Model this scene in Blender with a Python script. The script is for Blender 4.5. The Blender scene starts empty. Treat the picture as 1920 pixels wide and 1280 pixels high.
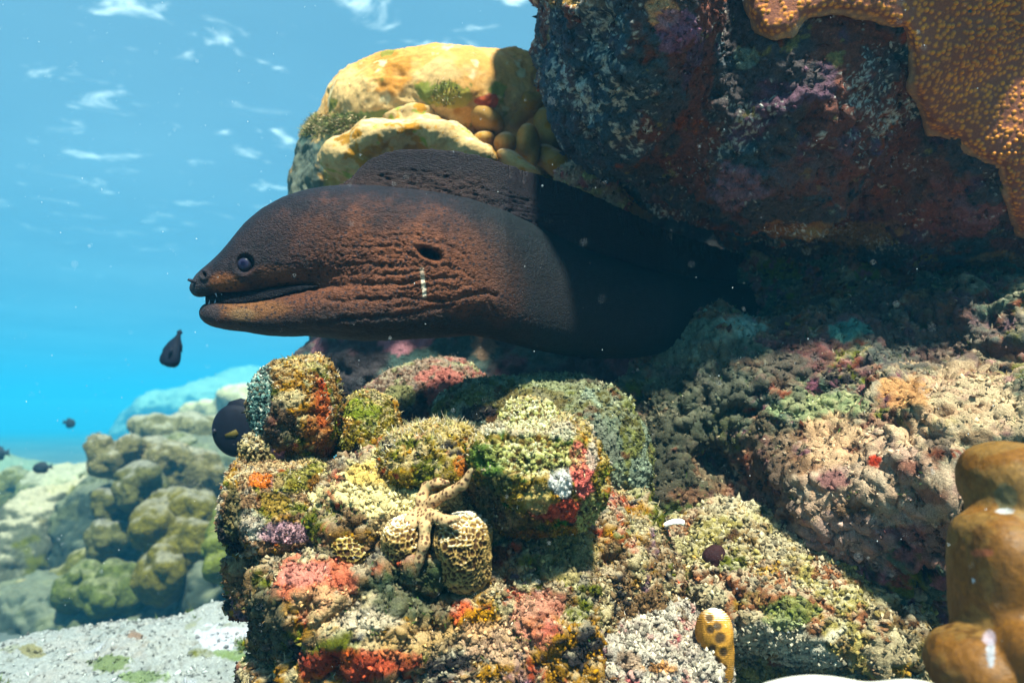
import bpy, math, random
import numpy as np
from mathutils import Vector

scene = bpy.context.scene
R = math.radians

# ------------------------------------------------------------------ camera, sky, sun, exposure
CAM_Z = 0.0
PITCH = R(6.0)
cam_d = bpy.data.cameras.new('camera')
cam = bpy.data.objects.new('camera', cam_d)
scene.collection.objects.link(cam)
scene.camera = cam
cam.location = (0, 0, CAM_Z)
cam.rotation_euler = (R(90) + PITCH, 0, 0)
cam_d.lens = 24.0
cam_d.sensor_width = 36.0
cam_d.clip_start = 0.02
cam_d.clip_end = 1000
cam_d.dof.use_dof = True
cam_d.dof.focus_distance = 0.68
cam_d.dof.aperture_fstop = 5.6

SUN_ELEV, SUN_AZ = R(60), R(166)         # azimuth clockwise from +Y: behind the camera, to the right
world = bpy.data.worlds.new('World')
scene.world = world
world.use_nodes = True
wn = world.node_tree
bg = wn.nodes['Background']
sky = wn.nodes.new('ShaderNodeTexSky')
sky.sky_type = 'NISHITA'
sky.sun_disc = False
sky.sun_elevation = SUN_ELEV
sky.sun_rotation = SUN_AZ
wn.links.new(sky.outputs[0], bg.inputs[0])
bg.inputs[1].default_value = 0.06
sun_d = bpy.data.lights.new('sun', 'SUN')
sun_d.energy = 5.0
sun_d.angle = R(3.5)                     # ripples on the surface spread the sun a little
sun_d.color = (1.0, 0.89, 0.72)
sun = bpy.data.objects.new('sun', sun_d)
scene.collection.objects.link(sun)
sd = Vector((math.sin(SUN_AZ) * math.cos(SUN_ELEV), math.cos(SUN_AZ) * math.cos(SUN_ELEV), math.sin(SUN_ELEV)))
sun.rotation_euler = sd.to_track_quat('Z', 'Y').to_euler()

scene.view_settings.view_transform = 'Standard'
scene.view_settings.look = 'None'
scene.view_settings.exposure = 1.62
scene.view_settings.gamma = 1.0
scene.view_settings.use_curve_mapping = False
scene.render.engine = 'CYCLES'
scene.cycles.max_bounces = 6
scene.cycles.diffuse_bounces = 3
scene.cycles.glossy_bounces = 2
scene.cycles.transparent_max_bounces = 8
scene.cycles.volume_bounces = 3
scene.cycles.sample_clamp_indirect = 6.0
scene.cycles.use_denoising = True
try:
    scene.cycles.denoiser = 'OPENIMAGEDENOISE'
    scene.cycles.denoising_prefilter = 'ACCURATE'
except Exception:
    pass

# ------------------------------------------------------------------ numpy toolkit
CP, SP = math.cos(PITCH), math.sin(PITCH)
def q2w(q):                               # view-aligned metres (right, up, forward) -> world
    q = np.asarray(q, dtype=np.float32)
    return np.stack([q[:, 0], q[:, 2] * CP - q[:, 1] * SP, q[:, 2] * SP + q[:, 1] * CP + CAM_Z], 1)
F_PX = 1280.0
def qp(px, py, d):
    return np.array([(px - 960) / F_PX * d, (640 - py) / F_PX * d, d], dtype=np.float32)

def hsh(ix, iy, iz, seed):
    h = (ix.astype(np.uint32) * np.uint32(374761393) + iy.astype(np.uint32) * np.uint32(668265263)
         + iz.astype(np.uint32) * np.uint32(2147483647) + np.uint32((seed * 974711 + 12345) & 0xffffffff))
    h = (h ^ (h >> np.uint32(13))) * np.uint32(1274126177)
    h = (h ^ (h >> np.uint32(16))) * np.uint32(2246822519)
    return h ^ (h >> np.uint32(13))

def perlin(P, seed=0):
    P = np.asarray(P, dtype=np.float32)
    I = np.floor(P).astype(np.int64)
    f = (P - I).astype(np.float32)
    u = f * f * f * (f * (f * 6 - 15) + 10)
    out = np.zeros(len(P), dtype=np.float32)
    for cx in (0, 1):
        wx = u[:, 0] if cx else 1 - u[:, 0]
        for cy in (0, 1):
            wy = u[:, 1] if cy else 1 - u[:, 1]
            for cz in (0, 1):
                wz = u[:, 2] if cz else 1 - u[:, 2]
                h = hsh(I[:, 0] + cx, I[:, 1] + cy, I[:, 2] + cz, seed)
                gx = (h & np.uint32(1023)).astype(np.float32) / 511.5 - 1
                gy = ((h >> np.uint32(10)) & np.uint32(1023)).astype(np.float32) / 511.5 - 1
                gz = ((h >> np.uint32(20)) & np.uint32(1023)).astype(np.float32) / 511.5 - 1
                out += wx * wy * wz * (gx * (f[:, 0] - cx) + gy * (f[:, 1] - cy) + gz * (f[:, 2] - cz))
    return out * 1.3

def fbm(P, octaves=4, seed=0, gain=0.5, ridge=False):
    a, s, o = 1.0, 0.0, 0
    P = np.asarray(P, dtype=np.float32)
    for k in range(octaves):
        n = perlin(P * (2.03 ** k) + 17.3 * k, seed + k)
        if ridge:
            n = 1 - 2.2 * np.abs(n)
        o = o + a * n
        s += a
        a *= gain
    return o / s

def worley(P, seed=0):
    P = np.asarray(P, dtype=np.float32)
    I = np.floor(P).astype(np.int64)
    f = (P - I).astype(np.float32)
    F1 = np.full(len(P), 9, np.float32); F2 = F1.copy(); ID = np.zeros(len(P), np.float32)
    for dx in (-1, 0, 1):
        for dy in (-1, 0, 1):
            for dz in (-1, 0, 1):
                h = hsh(I[:, 0] + dx, I[:, 1] + dy, I[:, 2] + dz, seed)
                x = dx + (h & np.uint32(1023)).astype(np.float32) / 1023 * .8 + .1 - f[:, 0]
                y = dy + ((h >> np.uint32(10)) & np.uint32(1023)).astype(np.float32) / 1023 * .8 + .1 - f[:, 1]
                z = dz + ((h >> np.uint32(20)) & np.uint32(1023)).astype(np.float32) / 1023 * .8 + .1 - f[:, 2]
                d = np.sqrt(x * x + y * y + z * z)
                c = d < F1
                F2 = np.where(c, F1, np.minimum(F2, d))
                ID = np.where(c, (h % np.uint32(1000)).astype(np.float32) / 1000, ID)
                F1 = np.where(c, d, F1)
    return F1, F2, ID

def sstep(a, b, x):
    t = np.clip((x - a) / (b - a), 0, 1)
    return t * t * (3 - 2 * t)

def smin(a, b, k):
    h = np.clip(k - np.abs(a - b), 0, None) / k
    return np.minimum(a, b) - h * h * k * .25

def uv_of(Q):                              # where a point of the view-aligned frame is seen, in photo pixels
    return 960 + F_PX * Q[:, 0] / Q[:, 2], 640 - F_PX * Q[:, 1] / Q[:, 2]

ZS = 1.0                                   # depth factor of the group of things being built
class Blobs:
    """smooth union of ellipsoids (px, py, depth, rx px, ry px, rz metres[, roll deg[, boxiness]]) minus others"""
    def __init__(self, items, k=0.02, cuts=(), kc=0.01):
        sc = lambda L: [(e[0], e[1], e[2] * ZS, e[3], e[4], e[5] * ZS) + tuple(e[6:]) for e in L]
        self.it, self.k, self.cuts, self.kc = sc(items), k, sc(cuts), kc
    def one(self, P, e):
        px, py, d, rx, ry, rz = e[:6]
        roll = R(e[6]) if len(e) > 6 else 0
        p = e[7] if len(e) > 7 else 2.0
        c = qp(px, py, d)
        r = np.array([rx * d / F_PX, ry * d / F_PX, rz], np.float32)
        D = P - c
        if roll:
            cs, sn = math.cos(roll), math.sin(roll)
            D = np.stack([D[:, 0] * cs + D[:, 1] * sn, -D[:, 0] * sn + D[:, 1] * cs, D[:, 2]], 1)
        if p == 2.0:
            k0 = np.sqrt(((D / r) ** 2).sum(1)); k1 = np.sqrt(((D / (r * r)) ** 2).sum(1)) + 1e-6
            return k0 * (k0 - 1) / k1
        k0 = (np.abs(D / r) ** p).sum(1) ** (1 / p)
        return (k0 - 1) * r.min()
    def __call__(self, P):
        f = None
        for e in self.it:
            g = self.one(P, e)
            f = g if f is None else smin(f, g, self.k)
        for e in self.cuts:
            f = -smin(-f, self.one(P, e), self.kc)
        return f
    def box(self, m=0.02):
        lo, hi = np.full(3, 9e9), np.full(3, -9e9)
        for e in self.it:
            px, py, d, rx, ry, rz = e[:6]
            rm = (max(rx, ry) if len(e) > 6 and e[6] else 0)
            c = qp(px, py, d); r = np.array([max(rx, rm) * d / F_PX, max(ry, rm) * d / F_PX, rz])
            lo, hi = np.minimum(lo, c - r), np.maximum(hi, c + r)
        return lo - m, hi + m

def surface_nets(f, lo, hi, h):
    lo = np.asarray(lo, np.float64); hi = np.asarray(hi, np.float64)
    n = np.maximum(np.ceil((hi - lo) / h).astype(int) + 1, 4)
    xs = [lo[a] + h * np.arange(n[a]) for a in range(3)]
    F = np.empty(n, np.float32)
    Y, Z = np.meshgrid(xs[1], xs[2], indexing='ij')
    step = max(1, int(600000 / Y.size))
    for i in range(0, n[0], step):
        xx = xs[0][i:i + step]
        P = np.empty((len(xx), Y.size, 3), np.float32)
        P[:, :, 0] = xx[:, None]; P[:, :, 1] = Y.ravel(); P[:, :, 2] = Z.ravel()
        F[i:i + step] = f(P.reshape(-1, 3)).reshape(len(xx), n[1], n[2])
    F[0] = F[-1] = np.maximum(F[0], 1e-3); F[-1] = np.maximum(F[-1], 1e-3)
    F[:, 0] = np.maximum(F[:, 0], 1e-3); F[:, -1] = np.maximum(F[:, -1], 1e-3)
    F[:, :, 0] = np.maximum(F[:, :, 0], 1e-3); F[:, :, -1] = np.maximum(F[:, :, -1], 1e-3)
    S = F < 0
    cnt = np.zeros((n[0] - 1, n[1] - 1, n[2] - 1), np.int8)
    cor = [(a, b, c) for a in (0, 1) for b in (0, 1) for c in (0, 1)]
    for a, b, c in cor:
        cnt += S[a:n[0] - 1 + a, b:n[1] - 1 + b, c:n[2] - 1 + c]
    act = (cnt > 0) & (cnt < 8)
    ii = np.argwhere(act)
    idx = np.full(act.shape, -1, np.int64); idx[act] = np.arange(len(ii))
    vals = [F[ii[:, 0] + a, ii[:, 1] + b, ii[:, 2] + c] for a, b, c in cor]
    acc = np.zeros((len(ii), 3), np.float32); num = np.zeros(len(ii), np.float32)
    for x in range(8):
        for y in range(x + 1, 8):
            ca, cb = np.array(cor[x]), np.array(cor[y])
            if np.abs(ca - cb).sum() != 1:
                continue
            va, vb = vals[x], vals[y]
            m = (va < 0) != (vb < 0)
            t = va[m] / (va[m] - vb[m])
            acc[m] += ca + t[:, None] * (cb - ca); num[m] += 1
    V = lo + h * (ii + acc / num[:, None])
    quads = []
    A = S
    for ax in range(3):
        b, c = (ax + 1) % 3, (ax + 2) % 3
        s0 = [slice(1, -1)] * 3; s1 = [slice(1, -1)] * 3
        s0[ax] = slice(0, -1); s1[ax] = slice(1, None)
        a0, a1 = A[tuple(s0)], A[tuple(s1)]
        for inside, flip in ((a0 & ~a1, False), (~a0 & a1, True)):
            e = np.argwhere(inside)
            if not len(e):
                continue
            off = np.ones(3, int); off[ax] = 0
            e = e + off
            def cell(db, dc):
                g = e.copy(); g[:, b] -= db; g[:, c] -= dc
                return idx[g[:, 0], g[:, 1], g[:, 2]]
            q = np.stack([cell(1, 1), cell(0, 1), cell(0, 0), cell(1, 0)], 1)
            quads.append(q[:, ::-1] if flip else q)
    return V.astype(np.float32), np.concatenate(quads).astype(np.int32)

def raw_mesh(name, V, faces_list):
    me = bpy.data.meshes.new(name)
    me.vertices.add(len(V)); me.vertices.foreach_set('co', np.ascontiguousarray(V, np.float32).ravel())
    tot = [len(f) * f.shape[1] for f in faces_list if len(f)]
    loops = np.concatenate([np.ascontiguousarray(f).ravel() for f in faces_list if len(f)]).astype(np.int32)
    me.loops.add(len(loops)); me.loops.foreach_set('vertex_index', loops)
    ls, cur = [], 0
    for f in faces_list:
        if len(f):
            ls.append(cur + np.arange(len(f)) * f.shape[1]); cur += f.size
    ls = np.concatenate(ls).astype(np.int32)
    me.polygons.add(len(ls)); me.polygons.foreach_set('loop_start', ls)
    me.update(calc_edges=True)
    return me

def subdivide(V, Qd, levels):
    if levels <= 0:
        return V, Qd
    me = raw_mesh('tmp', V, [Qd])
    o = bpy.data.objects.new('tmp', me); scene.collection.objects.link(o)
    m = o.modifiers.new('s', 'SUBSURF'); m.levels = levels; m.render_levels = levels
    dg = bpy.context.evaluated_depsgraph_get()
    oe = o.evaluated_get(dg); e = oe.to_mesh()
    v = np.empty(len(e.vertices) * 3, np.float32); e.vertices.foreach_get('co', v)
    q = np.empty(len(e.loops), np.int32); e.loops.foreach_get('vertex_index', q)
    oe.to_mesh_clear()
    bpy.data.objects.remove(o); bpy.data.meshes.remove(me)
    return v.reshape(-1, 3), q.reshape(-1, 4)

def normals(V, Qd):
    n = np.cross(V[Qd[:, 2]] - V[Qd[:, 0]], V[Qd[:, 3]] - V[Qd[:, 1]])
    N = np.zeros_like(V)
    for a in range(3):
        w = np.zeros(len(V))
        for k in range(4):
            w += np.bincount(Qd[:, k], weights=n[:, a], minlength=len(V))
        N[:, a] = w
    return (N / (np.linalg.norm(N, axis=1, keepdims=True) + 1e-12)).astype(np.float32)

# ------------------------------------------------------------------ materials
def new_mat(name):
    m = bpy.data.materials.new(name); m.use_nodes = True
    return m, m.node_tree, m.node_tree.nodes['Principled BSDF']

def skin_mat(name, rough=0.85, spec=0.25, bump=(260, 0.5, 0.002), speck=0.5, sss=0.0, speck_scale=900, coat=0):
    """colour comes from the mesh's own pigment attribute 'col', broken up by fine procedural grain and bump"""
    m, nt, b = new_mat(name)
    N, L = nt.nodes, nt.links
    at = N.new('ShaderNodeAttribute'); at.attribute_name = 'col'
    tc = N.new('ShaderNodeTexCoord')
    nz = N.new('ShaderNodeTexNoise'); nz.inputs['Scale'].default_value = speck_scale; nz.inputs['Detail'].default_value = 3
    nz.inputs['Roughness'].default_value = .7
    L.new(tc.outputs['Object'], nz.inputs['Vector'])
    mr = N.new('ShaderNodeMapRange'); mr.inputs['From Min'].default_value = .3; mr.inputs['From Max'].default_value = .7
    mr.inputs['To Min'].default_value = 1 - speck; mr.inputs['To Max'].default_value = 1 + speck
    L.new(nz.outputs['Fac'], mr.inputs['Value'])
    mx = N.new('ShaderNodeVectorMath'); mx.operation = 'SCALE'
    L.new(at.outputs['Color'], mx.inputs[0]); L.new(mr.outputs[0], mx.inputs['Scale'])
    L.new(mx.outputs[0], b.inputs['Base Color'])
    b.inputs['Roughness'].default_value = rough
    b.inputs['Specular IOR Level'].default_value = spec
    if sss:
        b.inputs['Subsurface Weight'].default_value = sss
        b.inputs['Subsurface Radius'].default_value = (1, .6, .3)
        b.inputs['Subsurface Scale'].default_value = .004
    n2 = N.new('ShaderNodeTexNoise'); n2.inputs['Scale'].default_value = bump[0]; n2.inputs['Detail'].default_value = 5
    n2.inputs['Roughness'].default_value = .65
    L.new(tc.outputs['Object'], n2.inputs['Vector'])
    bp = N.new('ShaderNodeBump'); bp.inputs['Strength'].default_value = bump[1]; bp.inputs['Distance'].default_value = bump[2]
    L.new(n2.outputs['Fac'], bp.inputs['Height']); L.new(bp.outputs[0], b.inputs['Normal'])
    return m

def crease_bump(m):
    """a network of fine skin creases, longer along the body than across it"""
    nt = m.node_tree; N, L = nt.nodes, nt.links
    b = N['Principled BSDF']
    old = b.inputs['Normal'].links[0].from_socket
    tc = N.new('ShaderNodeTexCoord'); mp = N.new('ShaderNodeMapping'); mp.inputs['Scale'].default_value = (170, 330, 420)
    L.new(tc.outputs['Object'], mp.inputs[0])
    nz = N.new('ShaderNodeTexNoise'); nz.inputs['Scale'].default_value = .6; nz.inputs['Detail'].default_value = 3
    L.new(mp.outputs[0], nz.inputs['Vector'])
    sc = N.new('ShaderNodeVectorMath'); sc.operation = 'MULTIPLY_ADD'; sc.inputs[1].default_value = (2.2, 2.2, 2.2)
    L.new(nz.outputs['Color'], sc.inputs[0]); L.new(mp.outputs[0], sc.inputs[2])
    vo = N.new('ShaderNodeTexVoronoi'); vo.feature = 'DISTANCE_TO_EDGE'; vo.inputs['Scale'].default_value = 1.0
    L.new(sc.outputs[0], vo.inputs['Vector'])
    mr = N.new('ShaderNodeMapRange'); mr.interpolation_type = 'SMOOTHSTEP'; mr.inputs['From Max'].default_value = .22
    L.new(vo.outputs['Distance'], mr.inputs['Value'])
    bp = N.new('ShaderNodeBump'); bp.inputs['Strength'].default_value = .8; bp.inputs['Distance'].default_value = .0007
    L.new(mr.outputs[0], bp.inputs['Height']); L.new(old, bp.inputs['Normal']); L.new(bp.outputs[0], b.inputs['Normal'])

def plain_mat(name, col, rough=.5, spec=.4, emit=None):
    m, nt, b = new_mat(name)
    N, L = nt.nodes, nt.links
    nz = N.new('ShaderNodeTexNoise'); nz.inputs['Scale'].default_value = 300
    rp = N.new('ShaderNodeMapRange'); rp.inputs['To Min'].default_value = .8; rp.inputs['To Max'].default_value = 1.2
    L.new(nz.outputs['Fac'], rp.inputs['Value'])
    v = N.new('ShaderNodeVectorMath'); v.operation = 'SCALE'; v.inputs[0].default_value = col
    L.new(rp.outputs[0], v.inputs['Scale']); L.new(v.outputs[0], b.inputs['Base Color'])
    b.inputs['Roughness'].default_value = rough; b.inputs['Specular IOR Level'].default_value = spec
    return m

M_ROCK = skin_mat('encrusted rock', .9, .15, (420, .9, .004), .45)
M_ROCKW = skin_mat('shaded wall rock', .75, .3, (160, 1.0, .006), .5, speck_scale=500)
M_CORAL = skin_mat('smooth living coral', .8, .2, (500, .5, .0020), .25, sss=.0)
M_FARCORAL = skin_mat('weathered coral', .9, .1, (38, 1.0, .03), .45, speck_scale=45)
M_GLOSSY = skin_mat('slick coral tissue', .55, .3, (260, .5, .0016), .3, speck_scale=220)
M_TURF = skin_mat('algal turf', .9, .1, (600, .1, .001), .2)
M_EEL = skin_mat('eel skin', .55, .13, (700, .9, .0014), .5, speck_scale=1300)
crease_bump(M_EEL)
M_FISH = skin_mat('fish scales', .6, .1, (900, .3, .001), .2)
M_STAR = skin_mat('sea star skin', .8, .2, (1500, .5, .0008), .15)

# ------------------------------------------------------------------ object building
def tagd(o, label=None, cat=None, group=None, kind=None):
    if label: o['label'] = label
    if cat: o['category'] = cat
    if group: o['group'] = group
    if kind: o['kind'] = kind
    return o

def link_mesh(name, Vw, faces, mat, col=None, parent=None, smooth=True):
    """vertices in world metres; the origin goes to the thing's base (or stays that of the parent)"""
    if parent is None:
        org = np.array([Vw[:, 0].mean(), Vw[:, 1].mean(), Vw[:, 2].min()], np.float32)
    else:
        org = np.array(root_of(parent), np.float32)
    me = raw_mesh(name, Vw - org, faces)
    if col is not None:
        a = me.attributes.new('col', 'FLOAT_COLOR', 'POINT')
        c = np.ones((len(Vw), 4), np.float32); c[:, :3] = np.clip(col, 0, 1)
        a.data.foreach_set('color', c.ravel())
    if smooth:
        me.polygons.foreach_set('use_smooth', np.ones(len(me.polygons), bool))
    me.materials.append(mat)
    o = bpy.data.objects.new(name, me); scene.collection.objects.link(o)
    if parent is None:
        o.location = org.tolist(); o['_w'] = org.tolist()
    else:
        o.parent = parent; o['_w'] = org.tolist()
    return o

def root_of(o):
    return list(o['_w'])

def empty(name, w):
    o = bpy.data.objects.new(name, None); scene.collection.objects.link(o)
    o.location = [float(x) for x in w]; o['_w'] = [float(x) for x in w]
    return o

K_ALB = .55
def saturate(c, k=1.3):
    l = (c @ np.array([.3, .55, .15], np.float32))[..., None]
    return np.maximum(l + (c - l) * k, .002)

def palette(V, base, layers, seed=0, jitter=.25):
    """pigment: base colour overlaid with noise-shaped patches of other colours (colour, frequency, threshold, softness)"""
    col = np.tile(np.array(base, np.float32), (len(V), 1))
    for k, (c, fr, th, so) in enumerate(layers):
        n = fbm(V * fr + 3.1 * k, 4, seed + 31 * k, .6)
        m = sstep(th - so * .35, th + so * .35, n)[:, None]
        col = col * (1 - m) + np.array(c, np.float32) * m
    j = fbm(V * 160, 3, seed + 7, .7)
    col *= (1 + jitter * 2 * j)[:, None]
    return saturate(col * K_ALB)

def paint(V, col, spots, seed=0, amp=.6, fr=30):
    """local growths, and shade painted in by some dark spots: (px, py, rx, ry, colour, strength) soft-edged, edges broken by noise"""
    u, v = uv_of(V)
    n = fbm(V * fr, 4, seed + 91, .6) * amp * 2
    for s in spots:
        px, py, rx, ry, c, st = s[:6]
        d = np.sqrt(((u - px) / rx) ** 2 + ((v - py) / ry) ** 2) + n
        m = (st * sstep(1.04, .86, d))[:, None]
        col = col * (1 - m) + saturate(np.array([c], np.float32), 1.2) * m * .8
    return col

def crumbs(V, N, col, count, size, rng, up=None, weight=None):
    """small angular bits of rubble stuck on a surface; returned as extra triangles"""
    w = weight if weight is not None else np.ones(len(V))
    w = w / w.sum()
    i = rng.choice(len(V), count, p=w)
    s = size * (0.35 + 1.3 * rng.random(count) ** 2)
    base = np.array([[1, 0, 0], [-1, 0, 0], [0, 1, 0], [0, -1, 0], [0, 0, 1], [0, 0, -1]], np.float32)
    P = base[None] * (0.45 + .9 * rng.random((count, 6, 1))) + rng.normal(0, .22, (count, 6, 3))
    a = rng.normal(size=(count, 3)); a /= np.linalg.norm(a, axis=1, keepdims=True)
    st = 1 + 1.2 * rng.random(count)
    P = P + (P * a[:, None]).sum(2, keepdims=True) * a[:, None] * (st[:, None, None] - 1)
    P = P * s[:, None, None] + (V[i] + N[i] * (s * .25)[:, None])[:, None]
    T = np.array([[0, 2, 4], [2, 1, 4], [1, 3, 4], [3, 0, 4], [2, 0, 5], [1, 2, 5], [3, 1, 5], [0, 3, 5]])
    F = (T[None] + (np.arange(count) * 6)[:, None, None]).reshape(-1, 3)
    c = col[i] * (.4 + 1.5 * rng.random((count, 1)) ** 1.5)
    return P.reshape(-1, 3).astype(np.float32), F.astype(np.int32), np.repeat(c, 6, 0)

def blades(V, N, count, length, width, rng, colr, weight=None, lean=.5, fork=0):
    """tufts of short curved filaments growing out of a surface"""
    w = weight if weight is not None else np.ones(len(V))
    w = w / w.sum()
    i = rng.choice(len(V), count, p=w)
    d = N[i] + rng.normal(0, lean, (count, 3)); d /= np.linalg.norm(d, axis=1, keepdims=True)
    t = np.cross(d, rng.normal(size=(count, 3))); t /= np.linalg.norm(t, axis=1, keepdims=True)
    L = length * (.35 + .9 * rng.random(count))[:, None]; W = (width * (.6 + .8 * rng.random(count)))[:, None]
    b = rng.normal(0, .35, (count, 3)) * L
    p0 = V[i] - N[i] * length * .15
    p1 = p0 + d * L * .55 + b * .25
    p2 = p0 + d * L + b
    P = np.stack([p0 - t * W, p0 + t * W, p1 - t * W * .9, p1 + t * W * .9, p2 - t * W * .35, p2 + t * W * .35], 1)
    o = (np.arange(count) * 6)[:, None]
    F = np.concatenate([o + np.array([[0, 1, 3, 2]]), o + np.array([[2, 3, 5, 4]])])
    c = np.array(colr, np.float32)
    c = c[rng.integers(0, len(c), count)] * .8 * (.6 + .7 * rng.random((count, 1)))
    return P.reshape(-1, 3).astype(np.float32), F.astype(np.int32), np.repeat(c, 6, 0)

def in_view(V, margin=60, far=9):
    u, v = uv_of(V)
    return ((u > -margin) & (u < 1920 + margin) & (v > -margin) & (v < 1280 + margin) & (V[:, 2] > .1) & (V[:, 2] < far))

def facing(V, N):
    """surface that can be seen from round the camera: keeps the scattered bits where they count"""
    d = -V / np.linalg.norm(V, axis=1, keepdims=True)
    return ((N * d).sum(1) > -.25)

UPQ = np.array([0, CP, SP], np.float32)     # world up in the view-aligned frame

def reef(name, f, box, cell, sub, disp, colf, mat, parent=None, ncrumb=0, crumb=.0015, tufts=None, seed=1,
         disp2=None, smooth=True, crumb_w=None):
    V, Qd = surface_nets(f, box[0], box[1], cell)
    V, Qd = subdivide(V, Qd, sub)
    N = normals(V, Qd)
    if disp is not None:
        V = V + N * disp(V, N)[:, None]
        N = normals(V, Qd)
    if disp2 is not None:
        V = V + N * disp2(V, N)[:, None]
        N = normals(V, Qd)
    V = V.astype(np.float32)
    col = colf(V, N).astype(np.float32)
    rng = np.random.default_rng(seed)
    w = (in_view(V) & facing(V, N)).astype(float)
    VV, FF, CC = [V], [Qd[:, ::-1]], [col]
    o = None
    if ncrumb:
        ww = w * (crumb_w(V, N) if crumb_w else 1)
        if ww.sum() > 0:
            p, t, c = crumbs(V, N, col, ncrumb, crumb, rng, weight=ww)
            VV.append(p); FF.append(t[:, ::-1] + len(V)); CC.append(c)
    Vw = q2w(np.concatenate(VV))
    o = link_mesh(name, Vw, FF, mat, np.concatenate(CC), parent, smooth)
    for t in (tufts or []):
        ww = w * t['w'](V, N)
        if ww.sum() <= 0:
            continue
        p, q, c = blades(V, N, t['n'], t['len'], t['wid'], rng, t['col'], ww, t.get('lean', .5))
        to = link_mesh(t.get('name', 'algae_turf'), q2w(p), [q[:, ::-1]], M_TURF, c, o if parent is None else o, False)
        tagd(to, kind='stuff')
    return o, V, N, Qd

def rock_disp(a=.02, fa=6, b=.008, fb=22, c=.003, fc=70, pits=.004, fp=45, seed=0):
    def d(V, N):
        md = .35 + 1.3 * sstep(-.35, .35, perlin(V * fa * 1.7, seed + 21))
        W = V + (.35 / fb) * np.stack([perlin(V * fb * .8, seed + 22), perlin(V * fb * .8, seed + 23), perlin(V * fb * .8, seed + 24)], 1)
        x = a * fbm(V * fa, 3, seed) + b * md * fbm(W * fb, 4, seed + 5, .55, ridge=True)
        if pits:
            f1, f2, _ = worley(V * fp + .6 * perlin(V * fp * .5, seed + 3)[:, None], seed + 2)
            x = x - pits * md * sstep(.5, .2, f1) + pits * .4 * sstep(.0, .4, f2 - f1)
        return x
    def d2(V, N):
        return c * fbm(V * fc, 3, seed + 9, .6, ridge=True) + c * .6 * fbm(V * fc * 3.1, 2, seed + 11, .7)
    return d, d2

# colours (linear albedo)
CREAM = (.60, .45, .25); WHITE = (.70, .60, .46); TAN = (.42, .25, .10); OCHRE = (.42, .22, .035); OLIVE = (.17, .17, .04)
GREEN = (.07, .15, .03); PINK = (.50, .17, .17); RED = (.42, .06, .04); RUST = (.35, .09, .025); BROWN = (.12, .06, .03)
MAUVE = (.34, .20, .24); DARK = (.03, .025, .025); TEAL = (.10, .22, .20); ORANGE = (.60, .20, .03); MAROON = (.12, .03, .03)

# ------------------------------------------------------------------ the setting: seabed, surface of the sea
def build_seabed():
    n = 260
    t = np.linspace(-1, 1, n)
    g = np.sign(t) * (np.abs(t) ** 2.4) * 85
    X, Y = np.meshgrid(g, g, indexing='ij')
    V = np.stack([X.ravel(), Y.ravel(), np.zeros(n * n)], 1).astype(np.float32)
    r = np.hypot(V[:, 0], V[:, 1])
    V[:, 2] = -.95 + .10 * fbm(V * 1.1, 4, 3) * sstep(0, 3, r) + .02 * fbm(V * 7, 3, 5) - .012 * np.clip(r - 4, 0, 80)
    i = np.arange(n - 1)[:, None] * n + np.arange(n - 1)[None]
    Q = np.stack([i, i + n, i + n + 1, i + 1], 2).reshape(-1, 4).astype(np.int32)
    col = palette(V, (.17, .19, .18), [((.26, .26, .22), 1.3, .15, .2), ((.26, .27, .25), 3, .2, .2)], 4, .2)
    o = link_mesh('seabed', V, [Q], skin_mat('pale coral sand', .95, .1, (60, .8, .02), .25, speck_scale=200), col)
    tagd(o, kind='structure')
build_seabed()

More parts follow.
